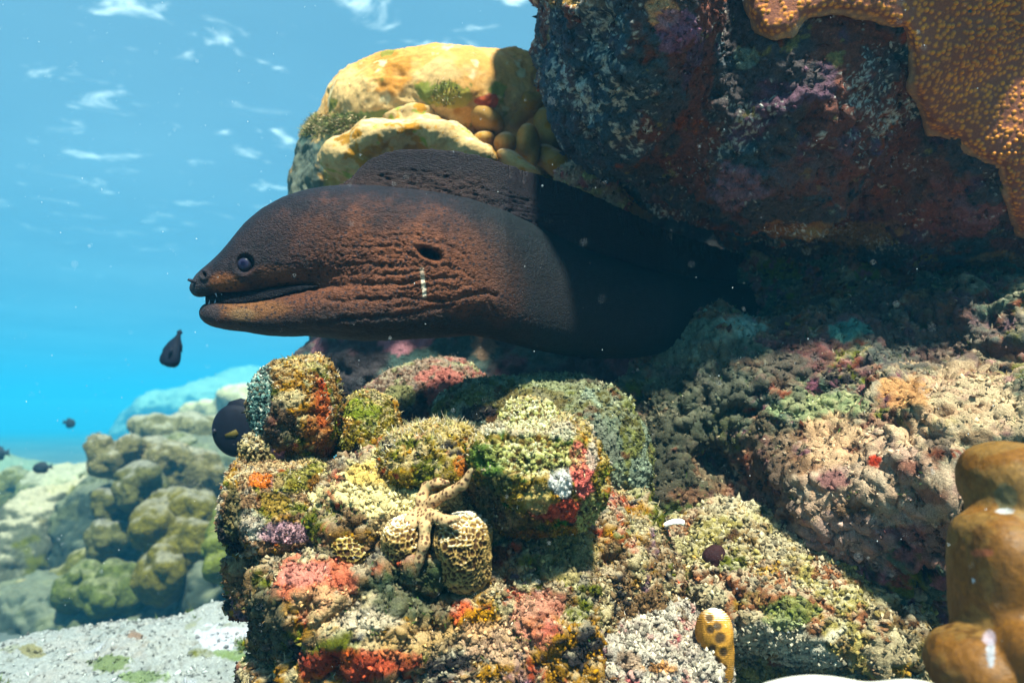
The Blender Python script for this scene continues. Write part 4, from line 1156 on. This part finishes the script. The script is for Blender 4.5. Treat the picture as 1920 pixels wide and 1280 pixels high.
rock('branching_rubble', 'small ring of pink and white crusty growth at the bottom of the encrusted rock', [(905, 1225, .585, 40, 16, .02, 20), (935, 1215, .585, 22, 20, .02), (945, 1245, .585, 18, 26, .02), (890, 1250, .585, 26, 14, .02, -30), (915, 1268, .58, 26, 14, .02)], (.54, .30, .22),
     [((.66, .54, .44), 40, .0, .2), (PINK, 50, .1, .1), (RUST, 50, .25, .1)], [], 88, cell=.0035, sub=2, k=.01, disp=(.004, 14, .006, 60, .003, 150, .004, 100), ncrumb=2100, crumb=.0014, tufts=[turf_spec(544, 0.004, [WHITE, (.6, .4, .34)], 0.1, 0.6, th=-.3)], cat='coral')

# tall stub of yellow coral with dark polyps, another one low in the shade
def spotted(items, label, seed, pts):
    B = Blobs(items, .01)
    def sp(V):
        u, v = uv_of(V)
        m = 0
        for (x, y, r) in pts:
            m = np.maximum(m, sstep(1.25, .55, np.sqrt((u - x) ** 2 + (v - y) ** 2) / r + .15 * perlin(V * 200, 3)))
        return m
    def d(V, N):
        u, v = uv_of(V)
        return -.0009 * sp(V) + .0004 * np.sin(v * 1.6 + 2 * perlin(V * 60, 2)) + .002 * fbm(V * 40, 2, seed)
    def c(V, N):
        m = sp(V)[:, None]
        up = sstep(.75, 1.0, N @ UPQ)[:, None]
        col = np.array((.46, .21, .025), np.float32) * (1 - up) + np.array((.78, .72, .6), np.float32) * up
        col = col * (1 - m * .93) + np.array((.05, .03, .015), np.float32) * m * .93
        return col * (1 + .3 * fbm(V * 100, 3, 3))[:, None]
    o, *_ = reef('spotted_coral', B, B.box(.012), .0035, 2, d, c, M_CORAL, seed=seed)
    tagd(o, label, 'coral', 'spotted yellow coral stubs')
spotted([(1342, 1172, .60, 27, 26, .018, 0, 2.6), (1346, 1210, .60, 25, 40, .018), (1352, 1250, .60, 20, 40, .016), (1325, 1190, .605, 18, 22, .014)],
        'upright yellow coral stub with round dark spots and white tip, beside the sand patch', 91,
        [(1330, 1158, 8), (1345, 1174, 10), (1332, 1180, 9), (1350, 1195, 12), (1335, 1215, 8), (1356, 1222, 9), (1342, 1240, 10), (1356, 1252, 8), (1350, 1270, 9)])
spotted([(1040, 1262, .62, 24, 26, .02), (1010, 1270, .62, 26, 20, .02)], 'dark brown spotted coral stub low in the shade under the encrusted rock', 92,
        [(1026, 1250, 9), (1046, 1256, 9), (1012, 1264, 9), (1036, 1270, 9), (1050, 1272, 8)])

# smooth brown coral close to the lens, on the right
def near_coral():
    B = Blobs([(1912, 912, .45, 84, 82, .044, 0, 2.3), (1900, 1010, .435, 72, 62, .040), (1868, 1065, .43, 62, 110, .036, 4, 2.4), (1848, 1150, .43, 48, 110, .030), (1822, 1250, .415, 70, 72, .034), (1940, 1060, .45, 60, 160, .04), (1990, 1150, .47, 90, 260, .06), (1930, 1222, .39, 42, 52, .026)], .005,
              cuts=[(1885, 925, .375, 22, 20, .02)], kc=.012)
    def d(V, N): return .005 * fbm(V * 16, 3, 3) + .0006 * fbm(V * 150, 2, 5)
    def c(V, N):
        col = 1.05 * palette(V, (.20, .095, .035), [((.24, .14, .06), 20, .05, .2), ((.11, .055, .02), 26, .2, .15)], 97, .1)
        f1, _, _ = worley(V * 420, 8)
        col *= (.85 + .3 * sstep(.2, .5, f1))[:, None]
        col = paint(V, col, [(1885, 930, 24, 24, (.12, .12, .07), .7), (1884, 958, 16, 5, (.5, .5, .52), .7), (1826, 1088, 3, 3, (.7, .8, .9), .9),
                             (1840, 1036, 20, 7, (.42, .14, .08), .6), (1858, 1222, 8, 24, (.30, .34, .4), .7), (1855, 1195, 12, 14, (.5, .42, .5), .6)], 4, .35, 60)
        return col
    o, *_ = reef('lobed_coral', B, B.box(.015), .005, 2, d, c, M_GLOSSY, seed=95,
                 tufts=[])
    tagd(o, 'smooth golden brown lobed coral, out of focus at the edge of the reef slope', 'coral')
near_coral()
lobe('bleached_coral', [(1560, 1425, .36, 200, 138, .05), (1740, 1415, .36, 120, 124, .04)], 'out-of-focus white coral top just entering the view under the rubble mound', (.80, .76, .70), 98, cell=.005, amp=.003)

# ------------------------------------------------------------------ small growths
def small_ball(px, py, d, r, c, label, name, cat, seed, flat=.8, cell=None, mat=None, fr=60, amp=.15):
    rr = r * d / F_PX
    B = Blobs([(px, py, d, r, r, rr * flat), (px + r * .3, py + r * .4, d, r * .8, r * .7, rr * flat)], rr * .4)
    dd = lambda V, N: rr * amp * fbm(V * (1.2 / rr), 3, seed)
    cc = lambda V, N: np.tile(np.array(c, np.float32), (len(V), 1)) * (1 + .6 * fbm(V * (2.5 / rr), 3, seed))[:, None]
    o, *_ = reef(name, B, B.box(rr * .4), cell or rr / 5, 1, dd, cc, mat or M_CORAL, seed=seed)
    tagd(o, label, cat)
small_ball(1164, 757, .80, 6, (.16, .50, .05), 'tiny bright green bubble alga in the dark gap beside the olive rock', 'bubble_alga', 'alga', 101)
small_ball(1340, 1045, .715, 25, (.022, .005, .006), 'dark maroon velvety sponge disc on the shaded slope', 'sponge', 'sponge', 102, flat=.6)
small_ball(1146, 735, .86, 16, (.30, .12, .06), 'rusty brown tuft of growth at the mouth of the crevice', 'sponge', 'sponge', 103)
small_ball(970, 1015, .665, 20, (.28, .035, .02), 'dark red sponge under the overhang of the biggest coral knob', 'sponge', 'sponge', 104, flat=.6)
def crumb_shell(px, py, d, w, h, c, label, roll=0):
    B = Blobs([(px, py, d, w, h, .004, roll)], .002, cuts=[(px, py + h * .9, d - .002, w * .8, h * .8, .006, roll)], kc=.001)
    o, *_ = reef('shell_fragment', B, B.box(.006), .0016, 1, lambda V, N: .0008 * fbm(V * 200, 2, 3), lambda V, N: np.tile(np.array(c, np.float32), (len(V), 1)), M_CORAL)
    tagd(o, label, 'shell')
crumb_shell(1264, 982, .715, 22, 10, (.72, .68, .6), 'curved white shell fragment on the slope right of the biggest knob', 10)

# ------------------------------------------------------------------ reef and ground in the blue distance, left
def colony(name, label, items, base, hi, seed, d, cell, group='lobed coral colonies in the blue distance', sub=1, layers=(), tuft=0):
    d, cell = d * 1.6, cell * 1.5
    rr = random.Random(seed)
    sub_l = []
    for (x, y, r, dz) in items:
        for k in range(7):
            a, e = rr.uniform(0, 2 * math.pi), rr.uniform(.15, 1.0)
            q = r * rr.uniform(.26, .44)
            sub_l.append((x + math.cos(a) * e * r * .8, y + math.sin(a) * e * r * .72, q, dz - math.sqrt(max(0, 1 - e * e * .7)) * r * d / F_PX * .5))
    items = [(x, y, r * .9, dz) for (x, y, r, dz) in items] + sub_l
    its = [(x, y, d + dz * 1.6, r, r * .92, r * d / F_PX * .95) for (x, y, r, dz) in items]
    return lobe(name, its, label, base, seed, mat=M_FARCORAL, hi=tuple(.8 * x for x in hi), group=group, cell=cell, sub=sub, amp=.02 * d / 1.8, fr=9 / d * 1.8, k=.012 * d / 1.8, layers=layers, tuft=tuft, bumps=(13, .034))
YG = (.12, .10, .03); YH = (.30, .27, .21)
colony('lobed_coral', 'big mustard lobed coral colony nearest the encrusted rock, resting on the pale ground',
       [(310, 1081, 62, -.05), (358, 1018, 60, 0), (290, 985, 52, .02), (368, 962, 46, .05), (320, 950, 46, .1), (380, 1075, 46, .05), (340, 1040, 70, .12), (400, 1020, 50, .15)], YG, YH, 111, 1.75, .012)
colony('lobed_coral', 'low round mustard coral lobes sitting lowest of the distant colonies', [(145, 1110, 44, 0), (194, 1120, 40, -.03), (225, 1085, 44, .05), (170, 1080, 36, .08), (245, 1125, 34, .04)], (.09, .10, .035), (.22, .22, .12), 112, 1.85, .012)
colony('lobed_coral', 'olive cauliflower-shaped colony stacked above the low round lobes',
       [(203, 1005, 40, 0), (190, 1040, 30, .02), (203, 945, 30, .03), (230, 970, 36, .08), (262, 907, 48, 0), (245, 925, 30, -.05), (285, 925, 34, .02), (240, 1030, 46, .1)], (.11, .10, .045), (.30, .28, .24), 113, 1.95, .012)
colony('lobed_coral', 'pale knobbly colony forming the shoulder below the ridge top',
       [(194, 863, 34, 0), (184, 832, 26, 0), (242, 836, 28, .02), (230, 870, 30, .05), (320, 870, 50, .05), (370, 880, 44, .08), (390, 900, 36, .06), (290, 850, 36, .1), (350, 920, 40, .1)], (.16, .135, .07), (.38, .35, .28), 114, 2.15, .014, tuft=4000)
colony('lobed_coral', 'cream cluster of small lobes along the ridge top', [(290, 808, 36, 0), (265, 800, 22, .02), (349, 806, 40, .05), (388, 812, 34, .0), (330, 800, 26, .1), (400, 850, 36, .05), (290, 835, 30, .1), (420, 800, 30, .1)], (.18, .16, .09), (.42, .39, .31), 115, 3.0, .018)
colony('lobed_coral', 'dim lumpy colony overgrowing the flank of the shadowy boulder', [(60, 985, 40, 0), (105, 1000, 34, .05), (30, 1030, 44, .0), (90, 1060, 40, .05), (20, 1090, 40, .0), (130, 1040, 30, .1), (70, 1120, 44, .1)], (.08, .085, .035), (.36, .31, .2), 118, 2.3, .015)
colony('lobed_coral', 'hazy pale olive colony at the edge of the view behind the dim lumpy colony', [(20, 905, 34, 0), (60, 915, 30, .1), (-10, 935, 40, .0), (100, 925, 28, .1), (30, 950, 34, .1), (140, 915, 26, .2), (165, 940, 26, .2)], (.14, .13, .05), (.34, .33, .22), 119, 3.6, .024)
colony('lobed_coral', 'mustard and olive lobes filling the hollow above the pale ground', [(130, 1090, 40, .1), (95, 1120, 36, .0), (160, 1060, 36, .1), (50, 1130, 40, .05), (120, 1145, 34, 0), (20, 1150, 34, 0)], (.12, .11, .035), (.34, .30, .18), 125, 2.05, .015)
colony('lobed_coral', 'bluish olive lobes banked high behind the cauliflower-shaped colony', [(215, 890, 34, .1), (250, 860, 34, .2), (180, 900, 30, .2), (300, 905, 34, .2), (165, 960, 34, .1), (340, 835, 34, .3)], (.13, .13, .06), (.34, .32, .24), 126, 2.5, .018)
colony('lobed_coral', 'dull green lobes squeezed behind the blocky knob', [(417, 1028, 36, 0), (412, 1062, 30, -.03), (430, 990, 36, .04), (440, 1075, 30, .04), (425, 960, 30, .1)], (.12, .13, .04), (.24, .24, .10), 116, 1.5, .010)
colony('lobed_coral', 'whitish coral tops far back beside the tall knob', [(430, 745, 30, 0), (455, 735, 24, .1), (395, 775, 32, .1), (360, 770, 20, .2), (470, 760, 30, 0)], (.46, .40, .26), (.62, .58, .46), 117, 5.5, .035)
rock('coral_boulder', 'shadowy boulder with sunlit buff top at the edge of the distant reef', [(80, 1030, 3.74, 72, 100, 0.34), (55, 1080, 3.74, 80, 90, 0.34), (110, 965, 3.82, 44, 40, 0.20), (50, 1130, 3.74, 120, 70, 0.34), (140, 1000, 3.91, 60, 90, 0.26), (60, 975, 3.82, 36, 40, 0.20)],
     (.14, .14, .10), [((.26, .22, .12), 4, .1, .2), (OLIVE, 6, .1, .2)], [], 121, cell=0.027, sub=1, k=.08, disp=(.06, 3, .03, 8, .01, 26, .015, 12), sed=.7, sedc=(.40, .35, .24), seds=(.45, .8))
rock('coral_boulder', 'flat sunlit ledge with green tint behind the shadowy boulder', [(140, 905, 5.22, 70, 26, 0.36), (200, 930, 5.04, 60, 50, 0.36), (110, 950, 5.22, 60, 50, 0.36)],
     (.20, .20, .12), [((.3, .3, .14), 4, .1, .2)], [], 122, cell=0.036, sub=1, k=.08, disp=(.05, 3, .03, 8, .01, 26, .015, 12), sed=.7, sedc=(.36, .33, .24), seds=(.45, .8))
rock('coral_boulder', 'hazy yellow-green mound at the far end of the distant reef', [(25, 905, 11.09, 70, 34, 0.92), (0, 960, 10.47, 60, 60, 0.92), (-60, 900, 11.09, 90, 50, 0.92), (70, 930, 10.78, 60, 40, 0.92), (0, 1010, 9.24, 60, 60, 0.62)],
     (.16, .18, .09), [((.22, .22, .12), 3, .1, .2)], [], 123, cell=0.092, sub=1, k=.1, disp=(.08, 2, .03, 6, .01, 20, .015, 10), sed=.5, sedc=(.30, .30, .2))
rock('far_reef', 'bluish faded reef ridge farthest away in the haze', [(340, 790, 34.32, 90, 60, 3.70), (410, 770, 34.32, 80, 60, 3.70), (310, 770, 32.74, 40, 36, 2.64), (300, 830, 32.74, 70, 80, 3.17), (460, 740, 38.02, 60, 50, 3.17), (520, 760, 36.96, 90, 60, 4.22)],
     (.08, .11, .10), [((.12, .14, .11), 2, .1, .2)], [], 124, cell=0.317, sub=1, k=.2, disp=(.2, 1, .08, 3, .03, 10, .04, 5), sed=.6, cat='reef')
rock('pale_rock', 'low pale mound of dead coral rock scattered with green tufts', [(340, 1310, 1.25, 230, 118, .26), (130, 1325, 1.25, 170, 88, .26), (450, 1290, 1.3, 120, 98, .2), (-40, 1340, 1.2, 120, 80, .2), (250, 1430, 1.1, 400, 120, .22)],
     (.32, .33, .31), [((.42, .42, .40), 5, -.05, .2), ((.40, .37, .34), 9, .1, .15), (OLIVE, 9, .28, .08), ((.50, .50, .56), 6, .3, .1)],
     [(430, 1195, 60, 26, (.55, .55, .62), .7), (430, 1228, 30, 10, (.14, .20, .06), .8), (210, 1245, 40, 16, (.12, .16, .06), .85), (260, 1268, 40, 12, (.13, .18, .07), .8), (60, 1220, 26, 12, (.20, .18, .08), .8), (255, 1190, 16, 7, (.2, .12, .08), .8), (480, 1265, 26, 24, (.1, .15, .06), .8)],
     131, cell=.010, sub=2, k=.06, disp=(.030, 5, .012, 12, .004, 45, .004, 26), ncrumb=2100, crumb=.0028, sed=.5, sedc=(.30, .32, .33), fine=.4,
     tufts=[dict(n=5000, len=.012, wid=.0008, col=[OLIVE, GREEN, (.2, .26, .1)], w=lambda V, N: sstep(.26, .4, fbm(V * 9, 4, 131 + 2 + 62, .6)))])
rock('coral_boulder', 'dark foot of the distant reef, in shadow behind the pale mound', [(260, 1150, 3.22, 260, 60, 0.33), (60, 1160, 3.30, 160, 60, 0.33), (430, 1110, 2.80, 70, 90, 0.20), (300, 1020, 3.79, 200, 150, 0.33), (360, 900, 4.62, 160, 80, 0.41)],
     (.06, .075, .06), [((.12, .13, .08), 5, .1, .2)], [], 132, cell=0.030, sub=1, k=.08, disp=(.05, 3, .03, 9, .01, 26, .012, 14), sed=.3, sedc=(.3, .3, .2))  # dark base colour stands in for the shadow between the colonies

# ------------------------------------------------------------------ fish
def fish(px, py, d, L, H, T, heading, label, col=(.005, .008, .018), yellow=False, face=0.0, tail=1.0, name='reef_fish', cat='fish', body='ellipse', group=None, fin=1.0):
    """side-on body in its own frame: x nose to tail, y up, z thickness; heading = direction of the tail in the picture plane (deg), face = yaw (deg)"""
    n, m = 44, 28
    V, Q = [], []
    for i in range(n):
        t = i / (n - 1)
        h = (math.sin(math.pi * min(t * 1.0, 1) ** (.75 if body == 'ellipse' else .55)) ** .7) * (1 if body == 'ellipse' else (1 - .62 * t))
        h = max(h, .02 if t < .5 else (.12 if body == 'ellipse' else .07))
        for j in range(m):
            a = 2 * math.pi * j / m
            V.append(((t - .45) * L, h * H / 2 * math.sin(a), (h ** 1.0) * T / 2 * math.cos(a)))
    for i in range(n - 1):
        for j in range(m):
            Q.append((i * m + j, i * m + (j + 1) % m, (i + 1) * m + (j + 1) % m, (i + 1) * m + j))
    V = np.array(V, np.float32)
    cs, sn = math.cos(R(heading)), math.sin(R(heading)); cy, sy = math.cos(R(face)), math.sin(R(face))
    ctr = qp(px, py, d)
    def tf(A):
        A = np.asarray(A, np.float32)
        x, y, z = A[:, 0], A[:, 1], A[:, 2]
        x, z = x * cy - z * sy, x * sy + z * cy
        return np.stack([x * cs - y * sn, x * sn + y * cs, z], 1) + ctr
    Q = np.array(Q, np.int32)
    c = np.tile(np.array(col, np.float32), (len(V), 1)) * (1 + .6 * fbm(V * 90, 3, 3))[:, None]
    o = link_mesh(name, q2w(tf(V)), [Q], M_FISH, c)
    tagd(o, label, cat, group)
    def plate(nm, pts, th, cc, offz=0):
        pts = np.array(pts, np.float32); k = len(pts); ce = pts.mean(0)
        A = [(x, y, th + offz) for x, y in pts] + [(x, y, -th + offz) for x, y in pts] + [(ce[0], ce[1], th * 1.6 + offz), (ce[0], ce[1], -th * 1.6 + offz)]
        F = []
        for i in range(k):
            j = (i + 1) % k
            F += [(i, j, 2 * k), (k + j, k + i, 2 * k + 1), (i, k + i, k + j), (i, k + j, j)]
        f = link_mesh(nm, q2w(tf(A)), [np.array(F, np.int32)], M_FISH, np.tile(np.array(cc, np.float32), (len(A), 1)), o, smooth=False)
        return f
    e = .55 * L
    plate('tail_fin', [(.40 * L, .07 * H), (.48 * L, .12 * H), (.48 * L + .22 * L * tail, .30 * H * tail), (.48 * L + .15 * L * tail, 0), (.48 * L + .22 * L * tail, -.30 * H * tail), (.48 * L, -.12 * H), (.40 * L, -.07 * H)], T * .04, np.array(col) * 1.2)
    plate('dorsal_fin', [(-.2 * L, .38 * H), (-.05 * L, (.42 + .14 * fin) * H), (.15 * L, (.30 + .28 * fin) * H), (.36 * L, (.08 + .38 * fin) * H), (.38 * L, .05 * H), (.1 * L, .2 * H)], T * .04, col)
    plate('anal_fin', [(-.0 * L, -.38 * H), (.15 * L, -(.30 + .27 * fin) * H), (.36 * L, -(.08 + .38 * fin) * H), (.38 * L, -.05 * H), (.1 * L, -.2 * H)], T * .04, col)
    for s in (-1, 1):
        plate('pectoral_fin', [(-.18 * L, -.02 * H), (.02 * L, .03 * H), (.05 * L, -.06 * H), (-.02 * L, -.12 * H), (-.17 * L, -.08 * H)], T * .02, (.08, .06, .012) if yellow else col, s * T * .50)
        B, QQ = ball(H * .045, 12, 8)
        B = B + np.array([-.36 * L, .08 * H, s * T * .30])
        link_mesh('eye', q2w(tf(B)), [QQ[:, ::-1]], M_EYE, np.tile(np.array((.02, .02, .03), np.float32), (len(B), 1)), o)
    return o
fish(325, 656, 1.5, .086, .052, .032, 74, 'dark teardrop-shaped fish hovering in open water before the eel snout', face=8, tail=.2, fin=.05, body='drop')
fish(447, 806, .90, .078, .070, .022, 12, 'black oval fish half hidden behind the tall coral knob', yellow=True, col=(.006, .008, .016), tail=.8)
fish(132, 793, 4.5, .075, .06, .02, 170, 'small hazy blue fish in mid-water beyond the reef', col=(.02, .03, .04), group='tiny distant fish')
fish(76, 877, 3.2, .085, .05, .02, 8, 'small dark fish hovering just over the flat sunlit ledge', col=(.02, .025, .03), group='tiny distant fish')
fish(-6, 850, 3.6, .10, .07, .03, 5, 'dim fish cut by the frame edge above the hazy yellow-green mound', col=(.02, .03, .04), group='tiny distant fish')
fish(1676, 800, .80, .040, .032, .014, -60, 'little dark fish hiding in the notch of the sunlit ledge', col=(.010, .012, .020), face=20)

# ------------------------------------------------------------------ specks drifting in the water
def specks():
    rng = np.random.default_rng(5)
    n = 2600
    d = .22 + 1.6 * rng.random(n) ** 1.2
    u = rng.uniform(-100, 2020, n); v = rng.uniform(-100, 1380, n)
    P = np.stack([(u - 960) / F_PX * d, (640 - v) / F_PX * d, d], 1)
    s = (.00014 + .0005 * rng.random(n) ** 4) * (.5 + .6 * d)
    b = np.array([[1, 0, 0], [-1, 0, 0], [0, 1, 0], [0, -1, 0], [0, 0, 1], [0, 0, -1]], np.float32)
    A = b[None] * s[:, None, None] * (.6 + .8 * rng.random((n, 6, 1))) + P[:, None]
    T = np.array([[0, 2, 4], [2, 1, 4], [1, 3, 4], [3, 0, 4], [2, 0, 5], [1, 2, 5], [3, 1, 5], [0, 3, 5]])
    F = (T[None] + (np.arange(n) * 6)[:, None, None]).reshape(-1, 3).astype(np.int32)
    o = link_mesh('drifting_specks', q2w(A.reshape(-1, 3)), [F], plain_mat('pale organic specks', (.75, .8, .85), .8, .2))
    tagd(o, kind='stuff')
specks()

# ------------------------------------------------------------------ the water's own haze
def haze():
    x, y0, y1, z0, z1 = 90, -90, 90, -4, 2.85
    V = [(-x, y0, z0), (x, y0, z0), (x, y1, z0), (-x, y1, z0), (-x, y0, z1), (x, y0, z1), (x, y1, z1), (-x, y1, z1)]
    F = [(0, 3, 2, 1), (4, 5, 6, 7), (0, 1, 5, 4), (1, 2, 6, 5), (2, 3, 7, 6), (3, 0, 4, 7)]
    me = bpy.data.meshes.new('haze'); me.from_pydata(V, [], F)
    m = bpy.data.materials.new('blue water'); m.use_nodes = True
    nt = m.node_tree; nt.nodes.remove(nt.nodes['Principled BSDF'])
    vol = nt.nodes.new('ShaderNodeVolumePrincipled')
    vol.inputs['Color'].default_value = (.012, .094, .172, 1)
    vol.inputs['Density'].default_value = .11
    vol.inputs['Anisotropy'].default_value = 0.0
    vol.inputs['Absorption Color'].default_value = (.3, .75, .85, 1)
    nt.links.new(vol.outputs[0], nt.nodes['Material Output'].inputs['Volume'])
    me.materials.append(m)
    o = bpy.data.objects.new('haze', me); scene.collection.objects.link(o)
    tagd(o, kind='stuff')
haze()
for o in scene.objects:
    if '_w' in o: del o['_w']
